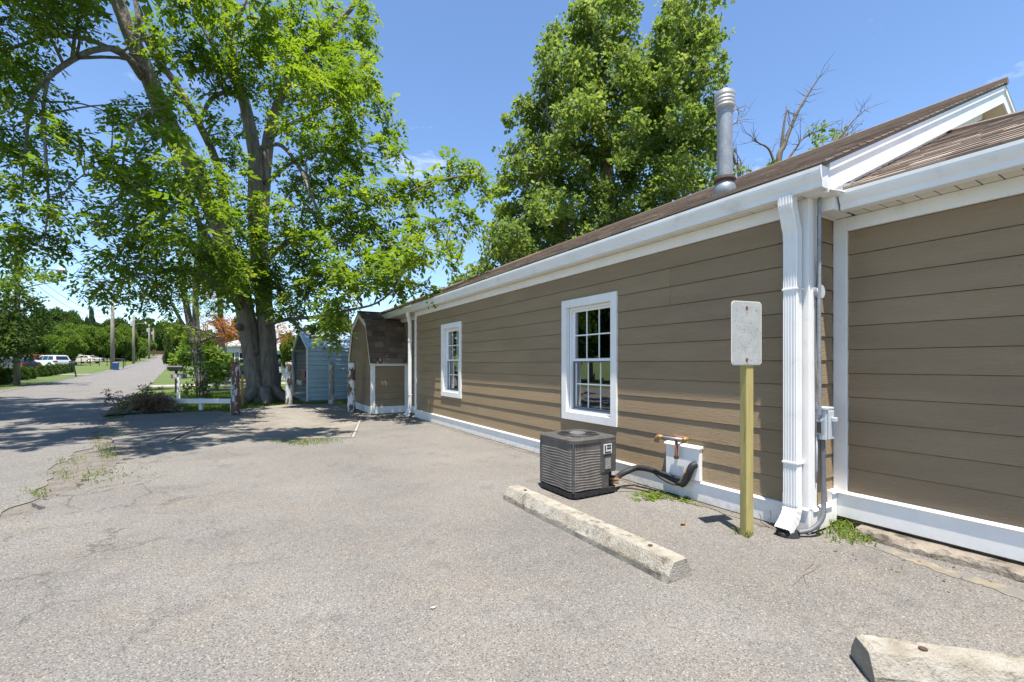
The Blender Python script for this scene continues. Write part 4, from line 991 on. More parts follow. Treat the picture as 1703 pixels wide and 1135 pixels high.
# ------------------------------------------------------------------ air-conditioning condenser
ac = thing('air_conditioner', 'grey condenser unit with louvred sides standing under the near window', 'air conditioner', (2.99, 3.65, 0))
AX0, AX1, AY0, AY1 = 2.705, 3.275, 3.365, 3.935
def octo(x0, x1, y0, y1, c): return [(x0 + c, y0), (x1 - c, y0), (x1, y0 + c), (x1, y1 - c), (x1 - c, y1), (x0 + c, y1), (x0, y1 - c), (x0, y0 + c)]
def rnd_ring(x0, x1, y0, y1, c, n=5):
    out = []
    for (cx, cy, a0) in ((x1 - c, y0 + c, -90), (x1 - c, y1 - c, 0), (x0 + c, y1 - c, 90), (x0 + c, y0 + c, 180)):
        for k in range(n + 1):
            a = math.radians(a0 + 90 * k / n); out.append((cx + c * math.cos(a), cy + c * math.sin(a)))
    return out
R0 = rnd_ring(AX0 + 0.025, AX1 - 0.025, AY0 + 0.025, AY1 - 0.025, 0.06)
MB().prism([(x, y, 0.075) for x, y in R0], (0, 0, 0.47)).build('coil_core', MAT['ac_dark'], ac)
R1 = rnd_ring(AX0 - 0.006, AX1 + 0.006, AY0 - 0.006, AY1 + 0.006, 0.075)
MB().prism([(x, y, 0.032) for x, y in R1], (0, 0, 0.045)).build('base_pan', MAT['rubber'], ac)
for k in range(7):
    for (x, y) in ((AX0 + 0.06 + 0.075 * k, AY0 + 0.02), (AX0 + 0.02, AY0 + 0.06 + 0.075 * k)):
        MB().box(x - 0.018, x + 0.018, y - 0.018, y + 0.018, 0.012, 0.0318).build('foot', MAT['rubber'], ac)
# louvred guard: fine uprights, wavy bands across them
ring = rnd_ring(AX0, AX1, AY0, AY1, 0.075, 6)
def ring_pts(spacing):
    P = [np.array(p) for p in ring] + [np.array(ring[0])]; out = []
    acc = 0.0
    for a, b in zip(P[:-1], P[1:]):
        L = np.linalg.norm(b - a); t = acc
        while t < L: out.append((a + (b - a) * t / L, (b - a) / L)); t += spacing
        acc = t - L
    return out
gmb = MB()
for i, (p, d) in enumerate(ring_pts(0.0155)):
    if p[0] > AX1 - 0.24 and p[1] < AY0 + 0.10: continue
    nn = np.array([d[1], -d[0], 0]); dd = np.array([d[0], d[1], 0])
    gmb.obox((p[0], p[1], 0.315), dd * 0.0044, nn * 0.004, (0, 0, 0.225))
gmb.build('guard_bars', MAT['ac_light'], ac)['kind'] = 'stuff'
bmb = MB(); zs = [0.10 + 0.0262 * k for k in range(15)]
pts = ring_pts(0.03)
for k, z in enumerate(zs):
    for i in range(len(pts)):
        (p, d), (q, d2) = pts[i], pts[(i + 1) % len(pts)]
        if p[0] > AX1 - 0.24 and p[1] < AY0 + 0.10: continue
        z0 = z + 0.004 * math.sin(i * 0.55 + k * 0.5); z1_ = z + 0.004 * math.sin((i + 1) * 0.55 + k * 0.5)
        n1 = np.array([d[1], -d[0]]) * 0.0065; n2_ = np.array([d2[1], -d2[0]]) * 0.0065
        bmb.add([(p[0] + n1[0], p[1] + n1[1], z0 - 0.0042), (q[0] + n2_[0], q[1] + n2_[1], z1_ - 0.0042), (q[0] + n2_[0] * 0.6, q[1] + n2_[1] * 0.6, z1_ + 0.0042), (p[0] + n1[0] * 0.6, p[1] + n1[1] * 0.6, z0 + 0.0042)], [(0, 1, 2, 3)])
bmb.build('guard_bands', MAT['ac_light'], ac)['kind'] = 'stuff'
# corner posts
for (x, y) in ((AX0 + 0.018, AY0 + 0.018), (AX0 + 0.018, AY1 - 0.018), (AX1 - 0.018, AY1 - 0.018)):
    MB().tube([(x, y, 0.077), (x, y, 0.545)], 0.012, 8).build('corner_post', MAT['ac'], ac)
# service panel and its open lower corner with the valves
pn = MB().prism([(x, y, 0.235) for x, y in [(AX1 - 0.235, AY0 - 0.012), (AX1 - 0.05, AY0 - 0.016), (AX1 - 0.005, AY0 + 0.02), (AX1 + 0.012, AY0 + 0.07), (AX1 + 0.012, AY0 + 0.16), (AX1 - 0.05, AY0 + 0.16), (AX1 - 0.235, AY0 + 0.05)]], (0, 0, 0.308)).build('service_panel', MAT['ac'], ac, bevel=0.006)
MB().prism([(x, y, 0.078) for x, y in [(AX1 - 0.235, AY0 - 0.004), (AX1 - 0.125, AY0 - 0.006), (AX1 - 0.125, AY0 + 0.05), (AX1 - 0.235, AY0 + 0.05)]], (0, 0, 0.1565)).build('lower_panel', MAT['ac'], ac, bevel=0.004)
MB().box(AX1 - 0.205, AX1 - 0.10, AY0 - 0.0215, AY0 - 0.0165, 0.42, 0.515).build('rating_label', MAT['sticker'], pn)
for (x0, x1, z0, z1) in ((0.195, 0.178, 0.45, 0.505), (0.165, 0.11, 0.49, 0.507), (0.165, 0.11, 0.463, 0.48), (0.195, 0.11, 0.428, 0.442)):
    MB().box(AX1 - x0, AX1 - x1, AY0 - 0.0235, AY0 - 0.0217, z0, z1).build('label_print', MAT['print'], pn)
MB().box(AX1 - 0.185, AX1 - 0.11, AY0 - 0.0205, AY0 - 0.0165, 0.27, 0.375).build('faded_label', M('faded_label', (0.33, 0.325, 0.315), (0.24, 0.235, 0.23), 40, 0.6), pn)
for z, r in ((0.15, 0.016), (0.115, 0.011)):
    MB().tube([(AX1 - 0.09, AY0 + 0.09, z), (AX1 - 0.05, AY0 + 0.02, z), (AX1 + 0.01, AY0 + 0.0, z - 0.01)], r, 8).build('service_valve', MAT['brass'], ac)
MB().tube([(AX1 - 0.05, AY0 + 0.02, 0.10), (AX1 - 0.05, AY0 + 0.02, 0.185)], 0.013, 8).build('service_valve', MAT['iron'], ac)
# top cover with a round fan opening
tc = MB(); Rt = rnd_ring(AX0 - 0.012, AX1 + 0.012, AY0 - 0.012, AY1 + 0.012, 0.085, 6); m = len(Rt)
cx_, cy_ = (AX0 + AX1) / 2, (AY0 + AY1) / 2
angs = [math.atan2(y - cy_, x - cx_) for x, y in Rt]
inner = [(cx_ + 0.215 * math.cos(a), cy_ + 0.215 * math.sin(a)) for a in angs]
mid = [(cx_ + 0.235 * math.cos(a), cy_ + 0.235 * math.sin(a)) for a in angs]
vs = [(x, y, 0.540) for x, y in Rt] + [(x, y, 0.572) for x, y in Rt] + [(x * 0.94 + cx_ * 0.06, y * 0.94 + cy_ * 0.06, 0.582) for x, y in Rt] + [(x, y, 0.588) for x, y in mid] + [(x, y, 0.578) for x, y in inner] + [(x, y, 0.53) for x, y in inner]
fs = [(r * m + i, r * m + (i + 1) % m, (r + 1) * m + (i + 1) % m, (r + 1) * m + i) for r in range(5) for i in range(m)]
tc.add(vs, fs); tc.build('top_cover', MAT['ac'], ac)
gr = MB()
for rr_ in np.linspace(0.075, 0.205, 9):
    P = [(cx_ + rr_ * math.cos(a), cy_ + rr_ * math.sin(a), 0.590) for a in np.linspace(0, 2 * math.pi, 33)]
    gr.tube(P, 0.003, 5, cap=False)
for k in range(10):
    a = k * 2 * math.pi / 10; gr.tube([(cx_ + 0.06 * math.cos(a), cy_ + 0.06 * math.sin(a), 0.586), (cx_ + 0.222 * math.cos(a), cy_ + 0.222 * math.sin(a), 0.584)], 0.0035, 5)
gr.build('fan_guard', MAT['print'], ac)
MB().tube([(cx_, cy_, 0.583), (cx_, cy_, 0.598), (cx_, cy_, 0.603)], [0.085, 0.085, 0.07], 24).build('motor_cover', MAT['steel'], ac)
for k in range(4):
    a = k * math.pi / 2 + 0.4; ca, sa = math.cos(a), math.sin(a)
    MB().hexa([(cx_ + 0.04 * ca, cy_ + 0.04 * sa, 0.548), (cx_ + 0.2 * ca - 0.06 * sa, cy_ + 0.2 * sa + 0.06 * ca, 0.548), (cx_ + 0.2 * ca + 0.06 * sa, cy_ + 0.2 * sa - 0.06 * ca, 0.556), (cx_ + 0.05 * ca + 0.03 * sa, cy_ + 0.05 * sa - 0.03 * ca, 0.556),
               (cx_ + 0.04 * ca, cy_ + 0.04 * sa, 0.551), (cx_ + 0.2 * ca - 0.06 * sa, cy_ + 0.2 * sa + 0.06 * ca, 0.551), (cx_ + 0.2 * ca + 0.06 * sa, cy_ + 0.2 * sa - 0.06 * ca, 0.559), (cx_ + 0.05 * ca + 0.03 * sa, cy_ + 0.05 * sa - 0.03 * ca, 0.559)]).build('fan_blade', MAT['iron'], ac)

# ------------------------------------------------------------------ line set, access panel, gas pipe
MB().box(3.655, 3.697, 2.70, 3.085, 0.215, 0.515).build('access_panel', T, house, bevel=0.003)
MB().hexa([(3.640, 2.69, 0.515), (3.697, 2.69, 0.515), (3.697, 3.095, 0.515), (3.640, 3.095, 0.515), (3.648, 2.69, 0.530), (3.697, 2.69, 0.536), (3.697, 3.095, 0.536), (3.648, 3.095, 0.530)]).build('access_panel_cap', T, house)
ls = thing('refrigerant_line', 'black insulated refrigerant line running from the condenser into the white panel', 'pipe', (3.6, 3.1, 0.1))
P = smooth_path([(3.28, 3.40, 0.145), (3.40, 3.46, 0.15), (3.50, 3.46, 0.175), (3.585, 3.40, 0.215), (3.61, 3.24, 0.225), (3.612, 3.05, 0.205), (3.610, 2.90, 0.175), (3.600, 2.84, 0.165)], 4)
MB().tube(P, [0.03] * len(P), 12, jit=0.03).build('insulation', MAT['rubber'], ls, smooth=True)
P = smooth_path([(3.600, 2.855, 0.165), (3.605, 2.82, 0.20), (3.612, 2.785, 0.28), (3.625, 2.76, 0.345), (3.66, 2.745, 0.365)], 4)
MB().tube(P, 0.034, 12, jit=0.04).build('insulation', MAT['rubber'], ls, smooth=True)
MB().tube([(3.577, 2.86, 0.175), (3.583, 2.80, 0.29), (3.60, 2.785, 0.345)], [0.008, 0.012, 0.006], 6).build('exposed_copper', MAT['brass'], ls)
P = smooth_path([(3.28, 3.42, 0.115), (3.42, 3.48, 0.14), (3.56, 3.42, 0.20), (3.60, 3.30, 0.235), (3.59, 3.10, 0.17), (3.585, 2.97, 0.145), (3.59, 2.88, 0.15)], 5)
MB().tube(P, 0.006, 6).build('thin_line', MAT['iron'], ls, smooth=True)
P = smooth_path([(3.30, 3.36, 0.06), (3.42, 3.30, 0.045), (3.50, 3.22, 0.03), (3.56, 3.12, 0.022)], 4)
MB().tube(P, 0.009, 6).build('drain_line', MAT['iron'], ls, smooth=True)
gp = thing('gas_pipe', 'rusty gas pipe stub with brass elbow sticking out above the white panel', 'pipe', (3.62, 2.95, 0.55))
MB().tube([(3.70, 2.905, 0.595), (3.60, 2.905, 0.595)], 0.017, 12).build('stub', MAT['rust'], gp, smooth=True)
MB().tube([(3.60, 2.95, 0.60), (3.60, 2.80, 0.60)], 0.022, 12).build('tee', MAT['rust'], gp, smooth=True)
MB().tube([(3.60, 2.915, 0.60), (3.60, 2.915, 0.43), (3.605, 2.915, 0.40)], [0.015, 0.015, 0.02], 12).build('drip_leg', MAT['rust'], gp, smooth=True)
MB().tube([(3.60, 2.915, 0.42), (3.60, 2.915, 0.395)], 0.022, 12).build('drip_cap', MAT['iron'], gp)
P = [(3.58, 2.80, 0.60), (3.56, 2.80, 0.60)]
MB().tube([(3.60, 2.79, 0.60), (3.555, 2.785, 0.60), (3.545, 2.80, 0.598)], [0.022, 0.024, 0.02], 12).build('elbow', MAT['brass'], gp, smooth=True)
MB().tube([(3.545, 2.80, 0.598), (3.53, 3.04, 0.593)], 0.014, 12).build('nipple', MAT['galv'], gp, smooth=True)
MB().tube([(3.53, 3.02, 0.593), (3.528, 3.065, 0.592), (3.527, 3.085, 0.575), (3.527, 3.09, 0.535)], [0.021, 0.025, 0.025, 0.022], 12).build('elbow', MAT['brass'], gp, smooth=True)

# ------------------------------------------------------------------ electrical gear on the return wall
eb = thing('disconnect_box', 'grey electrical disconnect box on the short wall beside the white downspout', 'electrical box', (3.83, 1.76, 0.72))
MB().box(3.775, 3.875, 1.70, 1.787, 0.73, 0.955).build('box', MAT['box_paint'], eb, bevel=0.004)
MB().box(3.768, 3.882, 1.692, 1.787, 0.956, 0.975).build('lid', MAT['box_paint'], eb, bevel=0.004)
MB().box(3.79, 3.868, 1.685, 1.699, 0.735, 0.95).build('cover', MAT['box_paint'], eb, bevel=0.003)
MB().box(3.82, 3.858, 1.655, 1.684, 0.868, 0.90).build('handle', MAT['box_paint'], eb, bevel=0.004)
MB().box(3.753, 3.774, 1.715, 1.76, 0.77, 0.885).build('conduit_body', MAT['galv'], eb, bevel=0.008)
MB().box(3.7505, 3.7525, 1.722, 1.753, 0.782, 0.865).build('conduit_opening', MAT['print'], eb)
P = smooth_path([(3.755, 1.735, 2.55), (3.753, 1.735, 2.2), (3.750, 1.735, 1.6), (3.755, 1.735, 1.2), (3.762, 1.737, 0.89)], 6)
MB().tube(P, 0.0125, 10).build('conduit', MAT['galv'], eb, smooth=True)
P = smooth_path([(3.762, 1.735, 2.10), (3.775, 1.745, 2.03), (3.782, 1.755, 1.95), (3.782, 1.76, 1.90)], 4)
MB().tube(P, 0.010, 10).build('conduit', MAT['galv'], eb, smooth=True)
P = smooth_path([(3.784, 1.76, 1.80), (3.786, 1.76, 1.6), (3.79, 1.757, 1.35), (3.783, 1.75, 1.2), (3.776, 1.745, 1.08), (3.775, 1.74, 0.97)], 5)
MB().tube(P, 0.010, 10).build('conduit', MAT['galv'], eb, smooth=True)
MB().tube([(3.79, 1.79, 1.85), (3.79, 1.745, 1.85)], 0.052, 20).build('junction_box', MAT['galv'], eb)
MB().tube([(3.79, 1.7445, 1.85), (3.79, 1.735, 1.85)], [0.056, 0.05], 20).build('junction_cover', MAT['box_paint'], eb)
P = smooth_path([(3.80, 1.735, 0.73), (3.802, 1.733, 0.6), (3.80, 1.73, 0.42), (3.785, 1.72, 0.26), (3.74, 1.71, 0.15), (3.66, 1.74, 0.075), (3.585, 1.80, 0.045)], 6)
MB().tube(P, [0.0165 + 0.0012 * (i % 2) for i in range(len(P))], 12).build('flexible_conduit', MAT['grey_pvc'], eb, smooth=True)
MB().tube([(3.765, 1.757, 0.765), (3.764, 1.76, 0.5), (3.77, 1.765, 0.40)], 0.008, 8).build('ground_wire', MAT['galv'], eb, smooth=True)

# ------------------------------------------------------------------ sign on a post
sg = thing('sign_post', 'blank weathered metal sign plate bolted to a yellow wooden post', 'sign', (3.285, 2.02, 0))
ang = math.radians(-13); u = np.array([math.cos(ang), math.sin(ang), 0]); w = np.array([-math.sin(ang), math.cos(ang), 0])
pc = np.array([3.283, 2.018, 0])
pm = MB(); n = 10
prev = None
for k in range(n):
    z0, z1_ = -0.05 + (1.52 + 0.05) * k / n, -0.05 + (1.52 + 0.05) * (k + 1) / n
pm.obox(pc + UP * 0.74, u * 0.034, w * 0.033, UP * 0.79)
pm.build('post', MAT['post_wood'], sg, bevel=0.006)
sc = pc - w * 0.037 + UP * 1.53 - u * 0.04
def plate(hw_, hh, r, c, th, tilt=0.0):
    P = []
    for (sx, sz, a0) in ((1, -1, -90), (1, 1, 0), (-1, 1, 90), (-1, -1, 180)):
        for k in range(6):
            a = math.radians(a0 + 90 * k / 5); P.append(c + u * (sx * (hw_ - r) + r * math.cos(a)) + UP * (sz * (hh - r) + r * math.sin(a)))
    return P
MB().prism(plate(0.142, 0.237, 0.03, sc, 0), -w * 0.003).build('sign_plate', MAT['sign_rim'], sg)
MB().prism(plate(0.136, 0.231, 0.027, sc - w * 0.0032, 0), -w * 0.0012).build('sign_face', MAT['sign_back'], sg)
for dz in (0.19, -0.195):
    MB().tube([sc + UP * dz - w * 0.0043, sc + UP * dz - w * 0.009], [0.014, 0.010], 6).build('bolt', MAT['rust'], sg)
    MB().prism([sc - w * 0.0048 + UP * (dz - 0.004) + u * a for a in (-0.009, 0.009)] + [sc - w * 0.0048 + UP * (dz - 0.05) + u * 0.002, sc - w * 0.0048 + UP * (dz - 0.05) - u * 0.002], -w * 0.0004).build('rust_run', M('rust_run', (0.42, 0.22, 0.10), (0.5, 0.36, 0.22), 60, 0.8), sg)

# ------------------------------------------------------------------ wheel stops
def wheel_stop(label, a, b, seed):
    r = random.Random(seed); a, b = np.asarray(a, float), np.asarray(b, float)
    t = thing('wheel_stop', label, 'wheel stop', tuple((a + b) / 2) + (0,), 'concrete wheel stops')
    L = np.linalg.norm(b - a); d = (b - a) / L; nn = np.array([-d[1], d[0]]); n = 60
    hw_ = 0.11; prof = [(-hw_, 0.012), (-hw_ + 0.002, 0.05), (-hw_ * 0.95, 0.064), (-hw_ * 0.56, 0.132), (-hw_ * 0.48, 0.138), (hw_ * 0.48, 0.138), (hw_ * 0.56, 0.132), (hw_ * 0.95, 0.064), (hw_ - 0.002, 0.05), (hw_, 0.012)]
    vs = []; m = len(prof)
    jj = [0] * m
    for i in range(n + 1):
        s = L * i / n
        e = 0.012 if i in (0, n) else 0
        for k, (q, z) in enumerate(prof):
            jj[k] = 0.5 * jj[k] + r.uniform(-0.0022, 0.0022)
            chip = r.uniform(0.004, 0.014) if r.random() < 0.05 and 2 <= k <= 7 else 0
            p = a + d * (s + (0.006 if i == 0 else -0.006 if i == n else 0)) + nn * (q * (1 - e * 3) + jj[k])
            vs.append((p[0], p[1], max(0.012, z - e * (1 if z > 0.02 else 0) + jj[k] - chip)))
    mb = MB(); mb.add(vs, [(i * m + k, i * m + k + 1, (i + 1) * m + k + 1, (i + 1) * m + k) for i in range(n) for k in range(m - 1)] + [tuple(range(m - 1, -1, -1)), tuple(n * m + k for k in range(m))])
    mb.build('block', MAT['stop'], t)
    for f in (0.12, 0.88):
        p = a + d * L * f
        MB().tube([(p[0], p[1], 0.129), (p[0], p[1], 0.143), (p[0], p[1], 0.145)], [0.016, 0.015, 0.008], 10, jit=0.08).build('anchor_pin', MAT['iron'], t)
    return t
wheel_stop('whole concrete wheel stop lying in front of the condenser unit', (2.265, 1.80), (2.275, 3.76), 5)
e2 = gnd(1422, 1072, 0.12)
d2 = np.array([0.69, -0.72])
wheel_stop('concrete wheel stop cut off by the bottom right corner of the picture', e2[:2] + d2 * 0.02, e2[:2] + d2 * 1.85, 6)
# ------------------------------------------------------------------ foliage tools
def quad_mesh(name, V, var):
    """V: (n,4,3) quads, var: (n,) tone per quad"""
    n = len(V); me = bpy.data.meshes.new(name)
    me.vertices.add(n * 4); me.vertices.foreach_set('co', np.ascontiguousarray(V, np.float32).ravel())
    me.loops.add(n * 4); me.loops.foreach_set('vertex_index', np.arange(n * 4, dtype=np.int32))
    me.polygons.add(n); me.polygons.foreach_set('loop_start', np.arange(0, n * 4, 4, dtype=np.int32))
    a = me.attributes.new('var', 'FLOAT', 'POINT'); a.data.foreach_set('value', np.repeat(np.clip(var, 0, 1), 4).astype(np.float32))
    me.update(calc_edges=True)
    return me
def unit(a): return a / (np.linalg.norm(a, axis=-1, keepdims=True) + 1e-9)
def leaflet(base, d, side, L, W, cup=0.15):
    """kite: base, one side, tip, other side"""
    n = np.cross(d, side)
    return np.stack([base, base + d * L * 0.45 + side * W * 0.5 + n * cup * W, base + d * L, base + d * L * 0.45 - side * W * 0.5 + n * cup * W], -2)
def pinnate(c, d, size, rng, pairs=4, L=0.4, W=0.15, droop=0.35):
    """compound leaves: c,d (n,3), size (n,) -> quads"""
    n = len(c); up = np.array([0, 0, 1.0])
    side = np.cross(d, up); side = unit(side + 1e-4); side = unit(side + rng.normal(0, 0.35, (n, 3)))
    Q = []; s = size[:, None]
    for k in range(pairs):
        t = (k + 0.6) / (pairs + 0.3)
        base = c + d * s * t - up * s * droop * t * t
        for sg in (-1, 1):
            dd = unit(d * 0.55 + side * sg * 0.85 - up * 0.25 + rng.normal(0, 0.14, (n, 3)))
            ss = unit(np.cross(dd, up) + rng.normal(0, 0.35, (n, 3)))
            Q.append(leaflet(base, dd, ss, s * L * (0.75 + 0.5 * math.sin(math.pi * t)), s * W))
    base = c + d * s - up * s * droop
    dd = unit(d - up * 0.5); Q.append(leaflet(base, dd, unit(side), s * L, s * W))
    return np.concatenate(Q)
def tuft(c, d, size, rng, k=5, L=0.9, W=0.75):
    """broad single leaves crowded at a twig end"""
    n = len(c); Q = []
    for i in range(k):
        o = unit(rng.normal(0, 1, (n, 3)) + d * 0.6); dd = unit(o + np.array([0, 0, -0.25])); ss = unit(np.cross(dd, unit(rng.normal(0, 1, (n, 3)) + np.array([0, 0, 1.2]))))
        s = (size * rng.uniform(0.7, 1.25, n))[:, None]
        Q.append(leaflet(c + o * s * 0.6, dd, ss, s * L, s * W, 0.1))
    return np.concatenate(Q)
def clump_points(cl, rng, density, flat=0.8, sub=0.34):
    """cl rows: x,y,z,r -> sprig positions, directions and tone, gathered in smaller sprays"""
    C, D, S = [], [], []
    for x, y, z, r in cl:
        nsub = max(3, int(round(density * 0.085 * (r / sub) ** 2 + 3)))
        o = unit(rng.normal(0, 1, (nsub, 3))) * (rng.uniform(0.15, 1, (nsub, 1)) ** 0.45) * r * 0.92
        o[:, 2] *= flat
        m = max(5, int(density * r * r * 4.0 / nsub))
        for q in o:
            p = q + rng.normal(0, 1, (m, 3)) * np.array([sub, sub, sub * 0.45]) * (0.35 + 0.65 * min(1, r / 0.8)) * 0.5
            C.append(p + (x, y, z)); D.append(unit(q * 0.8 / (r + 1e-6) + rng.normal(0, 0.55, (m, 3)) + np.array([0, 0, -0.12])))
            S.append(np.full(m, rng.normal(0, 0.17)) + rng.normal(0, 0.12, m) + 0.5)
    return np.concatenate(C), np.concatenate(D), np.concatenate(S)
def limb_mesh(limbs, name, mat, parent, n=10, jit=0.03, sub=4, flute=None):
    mb = MB()
    for L in limbs:
        P = smooth_path(L, sub)
        mb.tube(P[:, :3], list(P[:, 3]), n if L[0][3] > 0.06 else 7, jit=jit, flute=flute)
    return mb.build(name, mat, parent, smooth=True)
def limb_samples(limbs):
    out = []
    for L in limbs:
        P = smooth_path(L, 6); out.append(P[len(P) // 5:])
    return np.concatenate(out)
def twigs(cl, samples, rng, name, mat, parent, kmax=4, rad=0.022):
    mb = MB()
    for x, y, z, r in cl:
        c = np.array([x, y, z]); q = samples[np.argmin(np.linalg.norm(samples[:, :3] - c, axis=1))]
        s = q[:3]; L = np.linalg.norm(c - s)
        if L > 2.6: s = c + (s - c) * 2.2 / L * rng.uniform(0.3, 0.5); L = np.linalg.norm(c - s)
        mid1 = s + (c - s) * 0.5 + np.array([0, 0, 0.10 * L]) + rng.normal(0, 0.05 * L, 3)
        r0 = min(rad + 0.012 * L, max(0.012, q[3] * 0.7)); P = smooth_path([(*s, r0), (*mid1, r0 * 0.7), (*c, r0 * 0.35)], 4)
        mb.tube(P[:, :3], list(P[:, 3]), 5, cap=False)
        for k in range(kmax):
            e = c + unit(rng.normal(0, 1, 3)) * r * 0.9; b = P[int(rng.integers(len(P) // 2, len(P)))][:3]
            m = (b + e) / 2 + rng.normal(0, 0.06 * r, 3)
            mb.tube([b, m, e], [r0 * 0.35, r0 * 0.25, 0.004], 4, cap=False)
    return mb.build(name, mat, parent, smooth=True, kind='stuff')
def L3(rows): return [(*at(px, py, d), r) for px, py, d, r in rows]

# ------------------------------------------------------------------ the big tree by the pad
big = thing('shade_tree', 'tall spreading shade tree with thick forked trunk beside the concrete pad', 'tree', tuple(at(432, HY, 15.9)[:2]) + (0.0,))
tr_main = [
 L3([(431, 676, 15.9, .56), (430, 655, 15.9, .42), (426, 630, 15.9, .35), (418, 580, 15.85, .30), (408, 520, 15.7, .28), (393, 450, 15.3, .26), (372, 400, 14.8, .26), (345, 335, 14.3, .24), (305, 250, 13.6, .23), (272, 190, 13.2, .225), (247, 130, 12.9, .215), (226, 80, 12.6, .20), (206, 30, 12.4, .17), (185, -30, 12.2, .15), (160, -140, 12, .07)]),
 L3([(450, 676, 16.1, .46), (449, 650, 16.05, .34), (447, 600, 16, .285), (441, 520, 16, .27), (431, 430, 16, .25), (424, 340, 15.9, .24), (424, 264, 15.8, .21), (415, 210, 15.7, .2), (405, 165, 15.6, .17), (392, 125, 15.5, .15), (381, 66, 15.4, .13), (372, 0, 15.3, .1), (365, -80, 15.2, .05)]),
 L3([(430, 420, 16, .25), (438, 308, 16.2, .21), (447, 230, 16.4, .19), (460, 180, 16.6, .16), (482, 123, 16.8, .14), (513, 88, 17, .12), (548, 53, 17, .1), (592, 4, 17, .08), (630, -60, 17, .04)])]
tr_limb = [
 L3([(380, 415, 14.9, .22), (367, 300, 14.6, .18), (353, 252, 14.4, .15), (328, 201, 14, .14), (293, 141, 13.6, .13), (262, 98, 13.3, .12), (236, 50, 13, .1), (225, -10, 13, .07), (230, -90, 13, .03)]),
 L3([(405, 165, 15.6, .1), (376, 154, 15.2, .095), (350, 167, 14.9, .09), (338, 190, 14.5, .085), (329, 203, 14.1, .08)]),
 L3([(424, 250, 15.8, .11), (445, 243, 15.6, .1), (469, 243, 15.5, .09), (500, 282, 15.2, .08), (520, 330, 15, .07), (539, 374, 14.8, .07), (557, 396, 14.7, .05), (585, 415, 14.5, .03)]),
 L3([(228, 110, 12.7, .12), (205, 92, 12, .1), (180, 80, 11.5, .09), (140, 64, 10.8, .075), (80, 60, 10.3, .06), (20, 80, 10, .04), (-60, 90, 9.6, .02)]),
 L3([(236, 130, 12.8, .13), (202, 86, 11.7, .1), (160, 83, 11, .09), (120, 100, 10.5, .08), (80, 130, 10.2, .065), (52, 165, 10, .055), (44, 230, 9.9, .04), (35, 330, 9.7, .02)]),
 L3([(80, 130, 10.2, .05), (72, 180, 9.8, .045), (76, 260, 9.7, .04), (80, 340, 9.6, .03), (72, 410, 9.5, .015)]),
 L3([(440, 540, 15.9, .12), (480, 531, 15.3, .09), (530, 527, 14.8, .075), (580, 516, 14.3, .06), (625, 505, 13.8, .04), (665, 475, 13.5, .03)]),
 L3([(433, 440, 16, .18), (480, 402, 15.5, .12), (520, 387, 15.1, .10), (560, 370, 14.8, .08), (610, 345, 14.5, .055), (670, 325, 14.2, .035), (740, 298, 14, .035), (800, 290, 14, .015)]),
 L3([(395, 475, 15.4, .2), (350, 432, 13.5, .15), (300, 390, 11.5, .1), (250, 350, 10, .07), (200, 305, 9.3, .05), (140, 290, 9, .025)]),
 L3([(400, 505, 15.5, .17), (370, 440, 13, .13), (335, 380, 11, .09), (312, 320, 9.5, .06), (290, 270, 8.8, .03)]),
 L3([(400, 515, 15.6, .13), (360, 470, 12.8, .1), (300, 450, 11, .07), (240, 455, 10.3, .045), (190, 470, 10, .02)]),
 L3([(447, 230, 16.4, .11), (500, 200, 16.4, .08), (560, 170, 16.4, .05), (615, 145, 16, .02)]),
 L3([(436, 310, 16.2, .11), (500, 262, 16, .07), (570, 250, 15.8, .05), (645, 265, 15.6, .02)]),
 L3([(381, 66, 15.4, .1), (400, 20, 15.4, .08), (430, -40, 15.6, .05)]),
 L3([(402, 160, 15.5, .09), (360, 90, 15.2, .07), (330, 30, 15, .05), (310, -30, 14.8, .02)]),
 L3([(560, 370, 14.8, .06), (620, 395, 14.2, .05), (690, 410, 13.8, .03), (740, 420, 13.6, .015)]),
 L3([(480, 531, 15.3, .07), (520, 560, 14, .05), (560, 555, 13.2, .03), (580, 540, 12.9, .015)])]
fl_ = lambda t, a: 1 + (0.10 * math.sin(3 * a + 1) + 0.06 * math.sin(7 * a)) * max(0.25, 1 - 3 * t) + (0.05 * math.sin(5 * a + 20 * t))
mb = MB()
for L in tr_main:
    P = smooth_path(L, 5); mb.tube(P[:, :3], list(P[:, 3]), 22, jit=0.035, flute=fl_)
for (px, py, d, r, s) in ((398, 545, 15.4, 0.13, 1), (426, 585, 15.35, 0.11, 1)):   # burls
    c = at(px, py, d); mb.tube([c - FW * 0.0, c - FW * 0.12 * s, c - FW * 0.16 * s], [r, r * 0.8, r * 0.3], 10, jit=0.12)
mb.build('trunk', MAT['bark'], big, smooth=True)
def nearer(p):
    x, y, z, r = p; v = np.array([x, y, z - CAM_H]); d = v @ FW; px = CX + F_PX * (v @ RT) / d
    k = 1 - 2.3 * min(1, max(0, (px - 455) / 75)) / d      # the right-hand limbs reach out over the pad
    v = v * k; return (v[0], v[1], v[2] + CAM_H, r * 0.74 * k)
tr_limb = [[nearer(p) for p in L] for L in tr_limb]
limb_mesh(tr_limb, 'limbs', MAT['bark'], big, 10, 0.04)
mb = MB()   # root flare
for k in range(7):
    a = k * 0.9 + 0.3; c = at(438, HY, 15.95); c[2] = 0
    P = smooth_path([(c[0] + 0.35 * math.cos(a), c[1] + 0.35 * math.sin(a), 0.42, .2), (c[0] + 0.75 * math.cos(a), c[1] + 0.75 * math.sin(a), 0.1, .16), (c[0] + 1.25 * math.cos(a), c[1] + 1.25 * math.sin(a), -0.06, .07)], 4)
    mb.tube(P[:, :3], list(P[:, 3]), 9, jit=0.06)
mb.build('roots', MAT['bark'], big, smooth=True)
